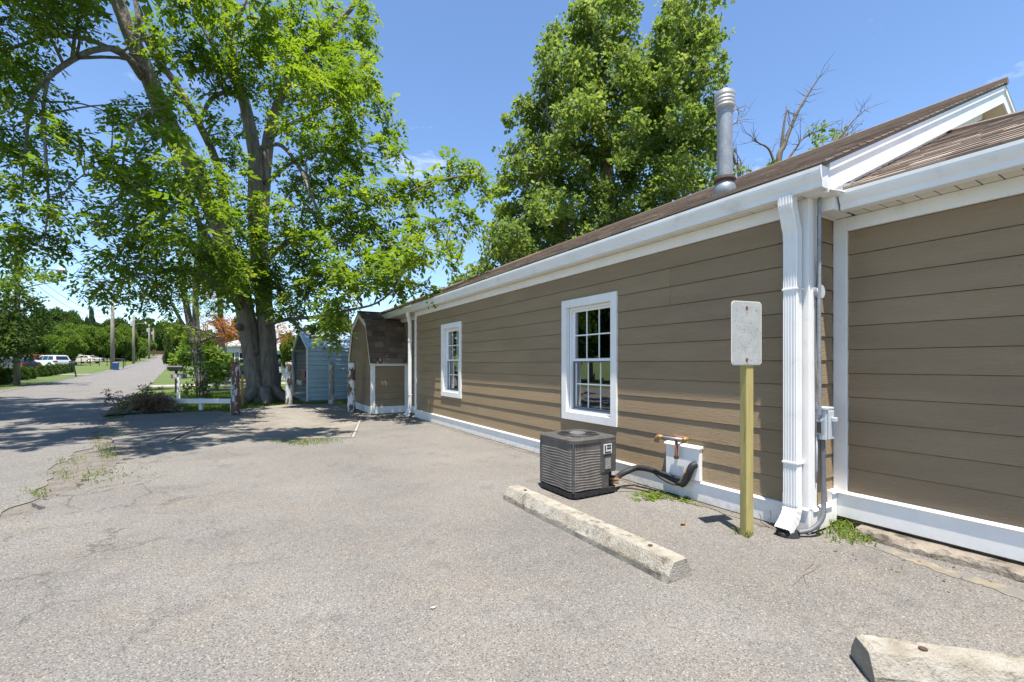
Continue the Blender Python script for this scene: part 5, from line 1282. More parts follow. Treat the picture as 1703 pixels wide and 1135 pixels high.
samp = limb_samples(tr_main + tr_limb)
Z = 1.98
near_l = [(40,60,90),(130,45,85),(220,50,65),(60,140,75),(20,220,65),(60,270,65),(30,340,60),(125,320,38),(40,430,65),(130,440,55),(100,525,48),(170,560,40),(40,600,42),(215,610,42),(100,645,52),(175,690,44),(60,725,46),(20,770,44),(140,745,36),(100,800,46),(45,830,42),(165,815,40),(195,800,26),(-60,100,90),(-80,260,90),(-70,420,80),(-60,600,70),(15,500,36),(290,35,45),(270,90,35),(-120,180,90)]
near_m = [(255,455,38),(205,440,28),(310,510,44),(335,585,46),(420,560,72),(480,505,62),(520,445,52),(570,420,44),(420,640,72),(340,690,52),(500,620,82),(590,540,72),(600,640,82),(520,730,82),(430,740,72),(375,800,50),(620,740,90),(680,800,82),(560,840,74),(460,840,62),(700,640,56),(720,700,56),(680,560,44),(350,860,34),(425,900,50),(505,905,58),(565,925,50),(335,945,34),(285,930,24),(440,990,34),(370,960,26),(650,900,52),(720,860,62),(400,385,34),(370,390,24),(470,345,40),(540,350,44),(600,330,34),(330,740,24),(480,980,30),(545,990,24),(780,870,40)]
upper = [(560,30,34),(480,75,32),(530,120,52),(600,150,52),(560,205,40),(640,80,52),(700,100,52),(650,200,50),(720,180,60),(760,60,70),(800,140,70),(850,60,70),(900,150,80),(870,230,72),(940,80,80),(980,200,72),(1000,60,72),(1050,120,52),(1080,30,42),(1120,100,60),(1180,70,46),(1150,190,70),(1205,130,40),(1210,30,30),(1060,210,70),(1195,245,40),(740,250,42),(800,290,38),(880,300,58),(950,330,50),(1060,300,70),(1150,300,70),(1230,295,40),(1265,355,36),(1100,390,72),(1190,390,60),(1020,420,60),(960,400,42),(1285,415,26),(1080,480,70),(1180,480,60),(1260,470,38),(1310,490,20),(1000,540,50),(1100,560,58),(1200,540,40),(960,620,52),(1080,640,62),(1160,620,52),(750,440,42),(760,520,40),(770,580,40),(720,400,32),(690,300,26),(830,400,24),(1250,620,50),(1320,650,48),(1200,700,72),(1280,720,72),(1380,640,46),(1445,610,44),(1510,600,38),(1580,590,38),(1480,540,28),(1360,590,24),(1400,720,48),(1500,680,36),(1540,735,28),(1600,640,30),(1560,540,22),(1180,780,72),(1280,800,80),(1380,800,70),(1460,760,40),(1530,800,28),(1440,840,40),(1350,880,58),(1250,890,70),(1150,860,72),(1060,800,52),(1400,955,24),(1310,940,30),(1200,940,34),(1100,940,72),(1000,900,72),(920,860,72),(980,800,52),(900,950,60),(1000,980,60),(1080,1000,40),(900,740,50),(950,700,50),(800,700,60),(790,780,60),(820,860,60),(780,930,60),(860,1000,34),(1080,1095,20),(1110,1045,32),(1110,1090,24),(1040,1060,24),(740,960,34),(690,200,34),(900,900,50),(960,940,52),(1020,860,50),(1080,880,52),(1140,920,50),(1200,900,50),(1260,920,34),(1320,910,42),(1120,990,36),(980,1030,42),(920,1010,42),(860,930,50),(1030,780,50),(1100,720,50),(1000,680,42),(1150,700,50),(740,900,50),(700,940,42),(1230,850,50),(1310,850,46),(960,760,46),(870,800,46),(850,660,36),(1000,620,44),(1130,520,46),(1030,490,44)]
rg = np.random.default_rng(5)
def clumps(lst, mode):
    out = []
    for x, y, r in lst:
        px, py, rp = x / Z, y / Z, r / Z
        if mode == 'l': d = 9.9 + rg.normal(0, 0.55)
        elif mode == 'm': d = 9.2 + (px - 150) / 230 * 1.6 + rg.normal(0, 0.9)
        else:
            pp = np.array([FW @ (samp[:, :3] - (0, 0, 0)).T])[0]
            sx = CX + F_PX * (samp[:, :3] @ RT) / pp; sy = HY - F_PX * (samp[:, 2] - CAM_H) / pp
            i = np.argmin((sx - px) ** 2 + (sy - py) ** 2); d = pp[i] + rg.normal(0, 0.9) - (0.8 if py > 330 else 0)
        c = at(px, py, d); out.append((*c, rp * d / F_PX * 1.06))
    return out
cl_l = clumps(near_l, 'l'); cl_m = clumps(near_m, 'm'); cl_u = clumps(upper, 'u')
cl_top = []      # crown above the picture's edge, which shades the road
for k in range(14):
    d = rg.uniform(10, 19); px = rg.uniform(60, 470); py = rg.uniform(-330, -25)
    cl_top.append((*at(px, py, d), rg.uniform(0.6, 1.0)))
for k in range(52):
    d = rg.uniform(8.0, 13.0); px = rg.uniform(-330, 210); py = rg.uniform(-420, -75)
    cl_top.append((*at(px, py, d), rg.uniform(0.5, 0.95)))
rt_ = np.random.default_rng(23)   # the overhead boughs towards the camera, which shade the lot's edge, the road and the pad
for k in range(6): cl_top.append((rt_.uniform(-2.4, 0.9), rt_.uniform(6.2, 7.4), rt_.uniform(8.6, 10.5), rt_.uniform(0.4, 0.65)))
for k in range(12): cl_top.append((rt_.uniform(-6.2, -2.0), rt_.uniform(7.6, 12.6), rt_.uniform(10.2, 12.0), rt_.uniform(0.55, 0.95)))
cl_u += [(*at(px, py, d), 0.6) for px, py, d in ((500, 90, 11.6), (540, 150, 11.4), (580, 120, 12.0))]
def crown(parent, cl, density, size, rng, name, mat, kind, **kw):
    C, D, S = clump_points(cl, rng, density)
    sz = size * rng.uniform(0.6, 1.35, len(C))
    if kind == 'pin': Q = pinnate(C, D, sz, rng, **kw); k = len(Q) // len(C)
    else: Q = tuft(C, D, sz, rng, **kw); k = len(Q) // len(C)
    V = Q - org(parent)
    me = quad_mesh(name, V, np.tile(S, k) + rng.normal(0, 0.06, len(Q)))
    return link_mesh(name, me, mat, parent)
crown(big, cl_l, 50, 0.25, rg, 'crown', MAT['leaf_big'], 'pin', pairs=3, L=0.46, W=0.26)
crown(big, cl_m, 64, 0.25, rg, 'crown', MAT['leaf_big'], 'pin', pairs=3, L=0.46, W=0.26)
crown(big, cl_u, 38, 0.26, rg, 'crown', MAT['leaf_big'], 'pin', pairs=3, L=0.50, W=0.33)
crown(big, cl_top, 26, 0.32, rg, 'crown', MAT['leaf_big'], 'pin', pairs=3, L=0.50, W=0.34)
twigs(cl_l + cl_m, samp, rg, 'twigs', MAT['bark'], big)
twigs(cl_u, samp, rg, 'twigs', MAT['bark'], big)

# ------------------------------------------------------------------ tree behind the house
def inpoly(x, y, P):
    c = False; j = len(P) - 1
    for i in range(len(P)):
        if (P[i][1] > y) != (P[j][1] > y) and x < (P[j][0] - P[i][0]) * (y - P[i][1]) / (P[j][1] - P[i][1]) + P[i][0]: c = not c
        j = i
    return c
def poly_clumps(P, n, r0, r1, depth, spread, rng):
    out = []; xs = [p[0] for p in P]; ys = [p[1] for p in P]
    done = []
    while len(out) < n:
        cand = []
        while len(cand) < 8:
            x, y = rng.uniform(min(xs), max(xs)), rng.uniform(min(ys), max(ys))
            if inpoly(x, y, P): cand.append((x, y))
        x, y = max(cand, key=lambda c: min([(c[0] - q[0]) ** 2 + (c[1] - q[1]) ** 2 for q in done[-160:]] or [1e9])); done.append((x, y))
        r = rng.uniform(r0, r1); d = depth + rng.normal(0, spread)
        out.append((*at(x, y, d), r))
    return out
syc = thing('leafy_tree', 'dense tall green tree rising behind the brown roof', 'tree', tuple(at(1030, HY, 21)[:2]) + (0,))
D0 = 21
sl_ = [L3([(1035, 650, D0, .5), (1030, 480, D0, .42), (1015, 330, D0, .33), (1000, 200, D0, .22), (990, 80, D0, .1), (985, 20, D0, .03)]),
       L3([(1030, 480, D0, .3), (1070, 360, D0, .22), (1110, 220, D0, .16), (1130, 90, D0, .08), (1138, 10, D0, .02)]),
       L3([(1028, 470, D0, .2), (960, 400, D0 - 1, .14), (900, 340, D0 - 1.5, .08), (860, 310, D0 - 1.8, .03)]),
       L3([(1020, 350, D0, .2), (960, 260, D0 - 1, .12), (910, 190, D0 - 1, .05)]),
       L3([(1040, 460, D0, .2), (1110, 400, D0 - 1.5, .12), (1160, 330, D0 - 2, .06)]),
       L3([(1030, 500, D0, .2), (930, 460, D0 - 1.5, .12), (850, 430, D0 - 2, .05)])]
limb_mesh(sl_, 'trunk', MAT['bark'], syc, 10, 0.04)
PS = [(818, 500), (822, 440), (812, 400), (845, 335), (840, 285), (880, 240), (872, 190), (905, 160), (918, 90), (940, 55), (975, 20), (985, -20), (1030, -15), (1045, 30), (1035, 75), (1062, 95), (1095, 60), (1118, 20), (1125, -20), (1160, -15), (1178, 40), (1192, 90), (1172, 150), (1182, 230), (1178, 340), (1200, 420), (1150, 500)]
rs = np.random.default_rng(17)
cs = poly_clumps(PS, 250, 0.45, 0.85, D0 - 0.8, 1.4, rs)
edge_ = [(828, 310), (850, 255), (868, 170), (912, 70), (925, 45), (960, 10), (1048, 15), (1108, 40), (1185, 60), (1195, 130), (815, 385), (812, 450), (800, 470), (1194, 300), (1196, 260), (835, 350), (850, 200)]
cs += [(*at(x, y, D0 - 0.5 + rg.normal(0, 0.8)), rg.uniform(0.35, 0.5)) for x, y in edge_]
crown(syc, cs, 40, 0.165, rs, 'crown', MAT['leaf_syc'], 'tuft', k=5, L=0.95, W=0.85)
twigs(cs[:90], limb_samples(sl_), rg, 'twigs', MAT['bark'], syc, 3)
# low leafy growth peeping over the far end of the roof
lg = thing('leafy_tree', 'lower leafy tree top peeping over the far end of the roof', 'tree', tuple(at(770, HY, 26)[:2]) + (0,))
limb_mesh([L3([(775, 650, 26, .2), (770, 520, 26, .12), (790, 460, 26, .04)])], 'trunk', MAT['bark'], lg, 8)
cl = [(*at(x, y, 26 + rg.normal(0, 0.8)), 0.6) for x, y in ((775, 465), (790, 450), (760, 470), (800, 470), (740, 490), (770, 490), (720, 505), (810, 450))]
crown(lg, cl, 26, 0.2, rg, 'crown', MAT['leaf_syc'], 'tuft', k=5)

# ------------------------------------------------------------------ half-dead trees behind the gable
def dead_tree(label, stems, leafy, depth, seed):
    r = random.Random(seed); t = thing('bare_tree', label, 'tree', tuple(at(stems[0][0][0], HY, depth)[:2]) + (0,), 'half-dead trees behind the roof')
    mb = MB(); allp = []
    for st in stems:
        L = [(*at(px, py, depth + (dd if len(q) else 0)), rad) for (px, py, rad, dd, *q) in [(*s[:3], s[3] if len(s) > 3 else 0.0, 1) for s in st]]
        P = smooth_path(L, 5); mb.tube(P[:, :3], list(P[:, 3]), 7, jit=0.05); allp.append(P)
        for k in range(int(len(P) * 0.9)):
            i = r.randrange(len(P) // 4, len(P)); p = P[i]; tdir = unit(P[min(i + 1, len(P) - 1)][:3] - P[i - 1][:3])
            d = unit(tdir * 0.8 + np.array([r.gauss(0, 0.7), r.gauss(0, 0.7), r.gauss(0.1, 0.5)])); Ln = r.uniform(0.3, 0.9)
            q = p[:3] + d * Ln * 0.5; e = q + unit(d + np.array([r.gauss(0, 0.4), r.gauss(0, 0.4), r.gauss(0.2, 0.3)])) * Ln * 0.6
            mb.tube([p[:3], q, e], [min(0.02, p[3] * 0.5), 0.010, 0.004], 4, cap=False)
            if r.random() < 0.6:
                f = q + unit(d + np.array([r.gauss(0, 0.8), r.gauss(0, 0.8), r.gauss(0.2, 0.4)])) * Ln * 0.45; mb.tube([q, f], [0.007, 0.003], 4, cap=False)
    mb.build('trunk', MAT['dead_wood'], t, smooth=True)
    if leafy:
        cl = [(*at(x, y, depth + rg.normal(0, 0.3)), rr_) for x, y, rr_ in leafy]
        crown(t, cl, 16, 0.14, rg, 'crown', MAT['leaf_syc'], 'tuft', k=4)
dead_tree('bare forked tree with few leaves rising behind the gable roof', [
    [(1290, 640, .2), (1293, 300, .13), (1305, 240, .09), (1325, 190, .06), (1345, 155, .04), (1362, 130, .015)],
    [(1293, 300, .09), (1303, 215, .05), (1308, 185, .03), (1312, 186, .012)],
    [(1293, 290, .07), (1280, 250, .045), (1262, 238, .03), (1250, 228, .01)],
    [(1300, 280, .06), (1325, 245, .04), (1340, 228, .03), (1400, 200, .008)],
    [(1300, 330, .12), (1350, 270, .08), (1390, 235, .05), (1420, 200, .03), (1437, 185, .01)],
    [(1390, 235, .04), (1415, 220, .02), (1432, 205, .008)], [(1375, 245, .03), (1395, 238, .02), (1418, 222, .008)]],
    [(1370, 232, .35), (1355, 250, .35), (1390, 225, .22), (1345, 262, .35), (1278, 288, .25), (1288, 268, .2), (1268, 290, .18), (1362, 215, .22), (1335, 272, .3), (1310, 285, .2)], 19, 3)
dead_tree('thin bare tree just right of the flue pipe', [
    [(1232, 640, .15), (1230, 310, .08), (1222, 270, .06), (1214, 235, .05), (1216, 190, .03), (1240, 176, .008)],
    [(1228, 300, .05), (1232, 270, .03), (1228, 262, .01)], [(1216, 210, .03), (1228, 200, .02), (1236, 190, .008)], [(1190, 270, .05, .5), (1188, 230, .03), (1195, 215, .01)]],
    [(1238, 285, .2), (1218, 285, .18), (1200, 300, .3), (1190, 250, .35), (1200, 170, .25)], 19.5, 8)

# ------------------------------------------------------------------ twin-stemmed tree and shrubs by the road
tw_ = thing('twin_tree', 'slender twin-stemmed tree with vine at its foot left of the big tree', 'tree', tuple(at(338, HY, 18)[:2]) + (0,))
tl = [L3([(338, 662, 18, .22), (332, 620, 18, .17), (322, 575, 18, .14), (312, 520, 18, .12), (303, 470, 18, .10), (300, 420, 18, .08), (305, 360, 18, .04)]),
      L3([(335, 640, 17.9, .17), (330, 590, 17.9, .14), (326, 540, 17.9, .12), (325, 480, 17.9, .1), (328, 420, 17.9, .07), (335, 350, 17.9, .03)]),
      L3([(326, 570, 18, .08), (305, 540, 17.8, .06), (288, 510, 17.5, .05), (275, 480, 17.3, .02)]),
      L3([(330, 570, 18, .07), (350, 562, 17.8, .05), (375, 560, 17.6, .02)])]
limb_mesh(tl, 'trunk', MAT['bark'], tw_, 9, 0.05)
cl = [(*at(x, y, 17.6 + rg.normal(0, 0.8)), r) for x, y, r in ((300, 470, .7), (285, 480, .6), (320, 450, .8), (345, 470, .7), (360, 500, .6), (270, 465, .5), (330, 500, .5), (300, 440, .7), (260, 500, .35), (345, 520, .4), (285, 540, .3), (380, 470, .5), (365, 450, .7), (310, 555, .3), (292, 520, .3), (270, 545, .25))]
crown(tw_, cl, 30, 0.2, rg, 'crown', MAT['leaf_big'], 'pin', pairs=3, L=.5, W=.25)
twigs(cl, limb_samples(tl), rg, 'twigs', MAT['bark'], tw_, 3)
def bush(label, cl, mat, dens, size, name='shrub', cat='shrub', stems=3, group=None, base=None):
    x, y = np.mean([c[0] for c in cl]), np.mean([c[1] for c in cl])
    z0 = terr(y) - 0.03
    t = thing(name, label, cat, (x, y, z0), group)
    crown(t, cl, dens, size, rg, 'foliage', mat, 'tuft', k=5)
    mb = MB()
    for k in range(stems):
        c = cl[k % len(cl)]; mb.tube([(x + rg.normal(0, 0.05), y + rg.normal(0, 0.05), z0 - 0.05), ((x + c[0]) / 2, (y + c[1]) / 2, (z0 + c[2]) / 2), (c[0], c[1], c[2])], [0.03, 0.02, 0.008], 5)
    mb.build('stems', MAT['bark'], t, smooth=True)
    return t
bush('leafy vine shrub round the foot of the twin-stemmed tree', [(*at(x, y, 17.4 + rg.normal(0, .3)), r) for x, y, r in ((318, 615, .26), (330, 600, .22), (345, 612, .2), (322, 640, .25), (338, 650, .25), (350, 632, .18), (308, 592, .16), (312, 650, .18), (345, 660, .16), (362, 640, .12), (325, 575, .16))], MAT['leaf_dark'], 26, 0.09)
bush('tall reed-like green plants behind the thin trunk near the white house', [(*at(x, y, 24 + rg.normal(0, .4)), r) for x, y, r in ((350, 610, .5), (362, 602, .5), (372, 612, .5), (358, 622, .4), (345, 600, .4), (380, 605, .4), (366, 590, .3), (352, 590, .3))], MAT['leaf_mid'], 30, 0.22)
bush('round green shrub on the right verge where the road narrows', [(*at(x, y, 40 + rg.normal(0, .5)), r) for x, y, r in ((303, 592, .6), (310, 585, .6), (298, 600, .45), (318, 592, .6))], MAT['leaf_mid'], 14, 0.3)
th = thing('slim_tree', 'slim straight grey trunk standing behind the twin-stemmed tree', 'tree', tuple(at(372, HY, 29)[:2]) + (0,))
thl = [L3([(372, 645, 29, .24), (371, 600, 29, .2), (368, 560, 29, .18), (366, 500, 29, .16), (365, 420, 29, .1)]), L3([(370, 570, 29, .08), (355, 562, 29, .06), (335, 566, 28.5, .03)])]
limb_mesh(thl, 'trunk', MAT['bark'], th, 9)
cl = [(*at(x, y, 29 + rg.normal(0, 1)), r) for x, y, r in ((365, 420, 1.6), (350, 440, 1.3), (385, 430, 1.4), (370, 460, 1.2), (352, 590, .5))]
crown(th, cl, 12, 0.3, rg, 'crown', MAT['leaf_mid'], 'tuft', k=5)
og = thing('browned_tree', 'tree with orange-brown dying foliage behind the big trunk', 'tree', tuple(at(430, HY, 25.6)[:2]) + (0,))
ol = [L3([(432, 640, 25.6, .25), (430, 560, 25.6, .18), (432, 500, 25.6, .06)]), L3([(430, 580, 25.6, .1), (380, 550, 25.6, .06), (345, 535, 25.2, .02)]), L3([(430, 580, 25.6, .1), (470, 560, 25.6, .06), (490, 550, 25.6, .02)]), L3([(430, 540, 25.6, .07), (350, 495, 25.6, .02)])]
limb_mesh(ol, 'trunk', MAT['bark'], og, 8)
cl = [(*at(x, y, 25.5 + rg.normal(0, .6)), r * 1.05) for x, y, r in ((342, 530, .45), (360, 552, .45), (376, 560, .5), (350, 536, .55), (365, 540, .6), (380, 548, .7), (395, 558, .7), (372, 528, .45), (390, 535, .6), (405, 545, .6), (400, 572, .4), (452, 560, .6), (465, 550, .6), (478, 548, .5), (488, 545, .35), (450, 575, .4), (335, 475, .5), (345, 488, .35), (325, 465, .25), (440, 545, .6), (420, 540, .7))]
crown(og, cl, 34, 0.2, rg, 'crown', MAT['leaf_orange'], 'pin', pairs=3, L=.5, W=.22)
# ------------------------------------------------------------------ trees in the distance
def solve_depth(px, py, zoff=-0.03):
    lo, hi = 3.0, 300.0
    for _ in range(50):
        m = (lo + hi) / 2; p = at(px, HY, m)
        if HY - F_PX * (terr(p[1]) + zoff - CAM_H) / m > py: lo = m
        else: hi = m
    return lo
def proto_crown(seed, n, kind, leaf):
    r = np.random.default_rng(seed); cl = []
    for k in range(n):
        if kind == 'round': v = unit(r.normal(0, 1, 3)) * r.uniform(0.25, 0.86) * np.array([1, 1, 0.8]); v[2] = v[2] * 0.5 + 0.56
        elif kind == 'tall': t = r.uniform(0.15, 0.98); a = r.uniform(0, 6.28); w = math.sin(math.pi * min(1, t * 0.95 + 0.12)) ** 0.7 * r.uniform(0.3, 0.85); v = np.array([w * math.cos(a), w * math.sin(a), t])
        else: t = r.uniform(0.05, 1.0); a = r.uniform(0, 6.28); w = (1.02 - t) ** 0.7 * r.uniform(0.5, 0.85); v = np.array([w * math.cos(a), w * math.sin(a), t])
        cl.append((*v, r.uniform(0.14, 0.26) if kind != 'cone' else r.uniform(0.1, 0.2)))
    C, D, S = clump_points(cl, r, 600 * leaf[1], 0.8, 0.10)
    Q = tuft(C, D, leaf[0] * r.uniform(0.7, 1.3, len(C)), r, k=4, L=1.0, W=0.8)
    return quad_mesh('crown', Q, np.tile(S, 4) + r.normal(0, 0.06, len(Q)))
PC = {('round', k): proto_crown(40 + k, 46, 'round', (0.042, 1.0)) for k in range(3)}
PC[('tall', 0)] = proto_crown(51, 46, 'tall', (0.045, 0.9)); PC[('tall', 1)] = proto_crown(52, 46, 'tall', (0.045, 0.9))
tmb = MB(); P = smooth_path([(0, 0, -0.05, .05), (0.01, 0, 0.2, .035), (-0.01, 0.01, 0.45, .025), (0.0, 0, 0.8, .008)], 4); tmb.tube(P[:, :3], list(P[:, 3]), 8)
for k in range(7):
    a = k * 0.9; P = smooth_path([(0, 0, 0.25 + 0.05 * k, .016), (0.25 * math.cos(a), 0.25 * math.sin(a), 0.4 + 0.05 * k, .01), (0.6 * math.cos(a), 0.6 * math.sin(a), 0.5 + 0.05 * k, .004)], 3); tmb.tube(P[:, :3], list(P[:, 3]), 5, cap=False)
trunk_me = tmb.mesh('trunk', smooth=True); trunk_me.materials.append(MAT['bark'])
tint = {}
def far_tree(label, px, top, depth, half, kind, k, mat, base=None, group='trees in the distance', name='distant_tree'):
    p = at(px, HY, depth); z0 = terr(p[1]) - 0.05
    ht = CAM_H + (HY - top) / F_PX * depth - z0
    t = thing(name, label, 'tree', (p[0], p[1], z0), group, rg.uniform(0, 6.28))
    w = half / F_PX * depth
    key = (kind, k, mat)
    if key not in tint:
        me = PC[(kind, k)].copy(); me.materials.clear(); me.materials.append(MAT[mat]); tint[key] = me
    c = bpy.data.objects.new('crown', tint[key]); COL.objects.link(c); c.parent = t; c.scale = (w * 1.1, w * 1.1, ht * 1.0)
    b = bpy.data.objects.new('trunk', trunk_me); COL.objects.link(b); b.parent = t; b.scale = (min(w, ht * 0.7), min(w, ht * 0.7), ht)
    return t
FT = [
 ('pale green round tree right behind the silver SUV', 92, 545, 72, 36, 'round', 0, 'leaf_mid'),
 ('bright round tree between the SUV and the cream sedan', 128, 540, 92, 34, 'round', 1, 'leaf_mid'),
 ('leafy tree behind the first pole beyond the cream sedan', 172, 545, 96, 34, 'round', 2, 'leaf_mid'),
 ('bushy tree just right of the pole with the blue bin', 205, 548, 100, 28, 'tall', 0, 'leaf_mid'),
 ('dark rounded tree crowning the hill above the silver SUV', 70, 515, 135, 44, 'round', 0, 'leaf_dark'),
 ('dark tree on the hill left of the slim pine', 118, 517, 140, 38, 'round', 2, 'leaf_dark'),
 ('slim dark pine sticking up right of the hill trees', 152, 521, 140, 11, 'tall', 1, 'leaf_conifer'),
 ('dark broad tree at the far road bend behind the second pole', 212, 532, 175, 34, 'round', 1, 'leaf_dark'),
 ('dark tall tree at the far end of the road', 246, 531, 185, 32, 'round', 0, 'leaf_dark'),
 ('dark tree right of the road end under the leaning branch', 278, 536, 170, 30, 'round', 2, 'leaf_dark'),
 ('olive tree filling the verge left of the far poles', 232, 562, 128, 22, 'round', 0, 'leaf_mid'),
 ('dark evergreen at the right verge where the road narrows', 298, 543, 75, 24, 'tall', 0, 'leaf_dark'),
 ('loose green tree right of the road behind the twin stems', 330, 545, 58, 30, 'round', 1, 'leaf_mid'),
 ('bright green tree behind the carport and the browned tree', 512, 545, 38, 40, 'round', 0, 'leaf_mid'),
 ('leafy tree above the blue carport roof', 566, 520, 36, 46, 'round', 2, 'leaf_mid'),
 ('green tree behind the white house left of the big trunk', 395, 540, 52, 34, 'tall', 1, 'leaf_dark'),
 ('dark tree at the left edge behind the black car', 8, 520, 80, 40, 'round', 1, 'leaf_dark'),
 ('shady tree between the left edge and the silver SUV', 50, 540, 78, 26, 'round', 2, 'leaf_dark'),
 ('broad unseen tree beside the road past the left edge, added for the window panes to mirror', -560, 240, 15, 240, 'round', 1, 'leaf_dark'),  # from here on: unseen trees, added to darken what the window panes mirror
 ('broad green unseen tree past the left edge behind the hanging branches, added for the pane reflections', -260, 330, 24, 170, 'round', 0, 'leaf_mid'),
 ('tall unseen tree far past the left edge, added for the pane reflections', -1500, 150, 9, 330, 'round', 2, 'leaf_dark'),
]
for f in FT: far_tree(*f)
# the woods that close the valley: reads as one mass
rw = np.random.default_rng(77); cl = []
for k in range(230):
    y = rw.uniform(205, 300); x = rw.uniform(-150, 70); cl.append((x, y, terr(y) + abs(rw.normal(0, 4.2)) + rw.uniform(0, 4), rw.uniform(2.2, 4.2)))
C, D, S = clump_points(cl, rw, 1.1, 0.8, 1.4)
Q = tuft(C, D, 1.0 * rw.uniform(0.7, 1.3, len(C)), rw, k=4, L=1.0, W=0.8)
wo = link_mesh('far_woods', quad_mesh('far_woods', Q, np.tile(S, 4)), MAT['leaf_dark'])
tag(wo, 'dark wooded rise closing the view behind the road', 'woods', kind='stuff')
MB().box(-31, -21, 193, 193.3, terr(193) + 0.3, terr(193) + 1.5).build('far_rail', MAT['brown_fence'])
tag(bpy.data.objects['far_rail'], 'rust brown barrier across the far end of the road', 'barrier')

# ------------------------------------------------------------------ tree by the near pole across the road
lt = thing('roadside_tree', 'shady fine-leaved tree round the utility pole at the left edge', 'tree', onground(-8, 33))
ll = [L3([(-8, 640, 33, .25), (-2, 560, 33, .2), (10, 500, 33, .14), (25, 450, 33, .06)]), L3([(0, 560, 33, .1), (30, 520, 32, .07), (60, 505, 31.5, .03)]), L3([(5, 510, 33, .1), (40, 480, 32, .05), (90, 470, 31, .02)]), L3([(-4, 580, 33, .1), (30, 575, 32.5, .06), (55, 570, 32, .02)]), L3([(-4, 560, 33, .1), (-60, 500, 33, .05), (-100, 470, 33, .02)])]
limb_mesh(ll, 'trunk', MAT['bark'], lt, 8)
cl = [(*at(x, y, 28.3 + rg.normal(0, .7)), r) for x, y, r in ((28, 425, .6), (20, 400, .6), (10, 470, .9), (-15, 480, 1.3), (35, 470, .7), (50, 455, .6), (70, 462, .55), (85, 465, .4), (98, 460, .3), (30, 440, .5), (15, 500, 1.2), (40, 505, .9), (60, 498, .5), (0, 530, 1.6), (30, 535, 1.2), (50, 525, .8), (10, 560, 1.5), (40, 560, 1.2), (55, 550, .8), (-30, 560, 1.8), (20, 585, .9), (45, 580, .8), (-10, 600, 1.0), (-40, 510, 1.8), (-80, 520, 2), (70, 545, .5))]
crown(lt, cl[:11], 18, 0.19, rg, 'crown', MAT['leaf_mid'], 'tuft', k=4, L=1, W=.7)
crown(lt, cl[11:], 15, 0.19, rg, 'crown', MAT['leaf_dark'], 'tuft', k=5, L=1, W=.6)
twigs(cl, limb_samples(ll), rg, 'twigs', MAT['bark'], lt, 3)

# ------------------------------------------------------------------ utility poles, lamps, wires
def pole(label, px, depth, h, r0, arm=False, can=False):
    p = np.array(onground(px, depth)); t = thing('utility_pole', label, 'utility pole', tuple(p), 'utility poles along the road')
    MB().tube([p + UP * -0.3, p + UP * h * 0.5, p + UP * h], [r0, r0 * 0.88, r0 * 0.72], 14).build('shaft', MAT['pole'], t, smooth=True)
    for k in (0.97, 0.9, 0.84): MB().tube([p + UP * h * k, p + UP * (h * k) - FW * 0.28 + RT * 0.05], 0.03, 6).build('insulator', MAT['sticker'], t)
    if arm:
        a = smooth_path([p + UP * h * arm[0], p + UP * (h * arm[0] + 0.25) + RT * arm[1] * 0.5, p + UP * (h * arm[0] + 0.2) + RT * arm[1]], 5)
        ar = MB().tube(a, 0.035, 8).build('lamp_arm', MAT['galv'], t, smooth=True)
        e = a[-1]
        MB().tube([e + UP * 0.35, e + UP * 0.12, e + UP * 0.1, e - UP * 0.06, e - UP * 0.2], [0.06, 0.09, 0.26, 0.30, 0.18], 14).build('lamp_head', MAT['box_paint'], ar, smooth=True)
    if can: MB().tube([p + UP * (h * 0.78) - RT * 0.35, p + UP * (h * 0.88) - RT * 0.35], 0.25, 12).build('transformer', MAT['box_paint'], t)
    return p + UP * h * 0.95
pt = [pole('thick wooden utility pole with a street lamp at the left edge', 28, 29, 9.4, 0.165, arm=(0.755, 2.85))]
pt.append(pole('pale wooden utility pole beside the blue bin across the road', 187, 58, 9.1, 0.24))
pt.append(pole('second pole beyond the blue bin, with a lamp arm over the road', 222, 86, 9.2, 0.24, arm=(0.8, 2.2), can=True))
pole('short pole between the two taller far poles', 232, 108, 4.6, 0.17)
pt.append(pole('far utility pole near the road end, left of the last pole', 248, 120, 9.2, 0.24, can=True))
pt.append(pole('last and smallest utility pole at the end of the road', 255, 150, 9.0, 0.24, can=True))
pt.insert(0, pt[0] + np.array([4.8, -34, 0]))
for j, (dz, lab) in enumerate(((0.0, 'upper'), (-0.9, 'middle'), (-1.6, 'lower'))):
    mb = MB()
    for a, b in zip(pt[:-1], pt[1:]):
        P = [a + (b - a) * t + UP * (dz - 1.3 * 4 * t * (1 - t)) + RT * 0.15 * (j - 1) for t in np.linspace(0, 1, 12)]
        mb.tube(P, 0.02, 4, cap=False)
    tag(mb.build('overhead_wire', MAT['wire']), f'{lab} overhead wire strung along the roadside poles', 'wire', 'overhead wires')

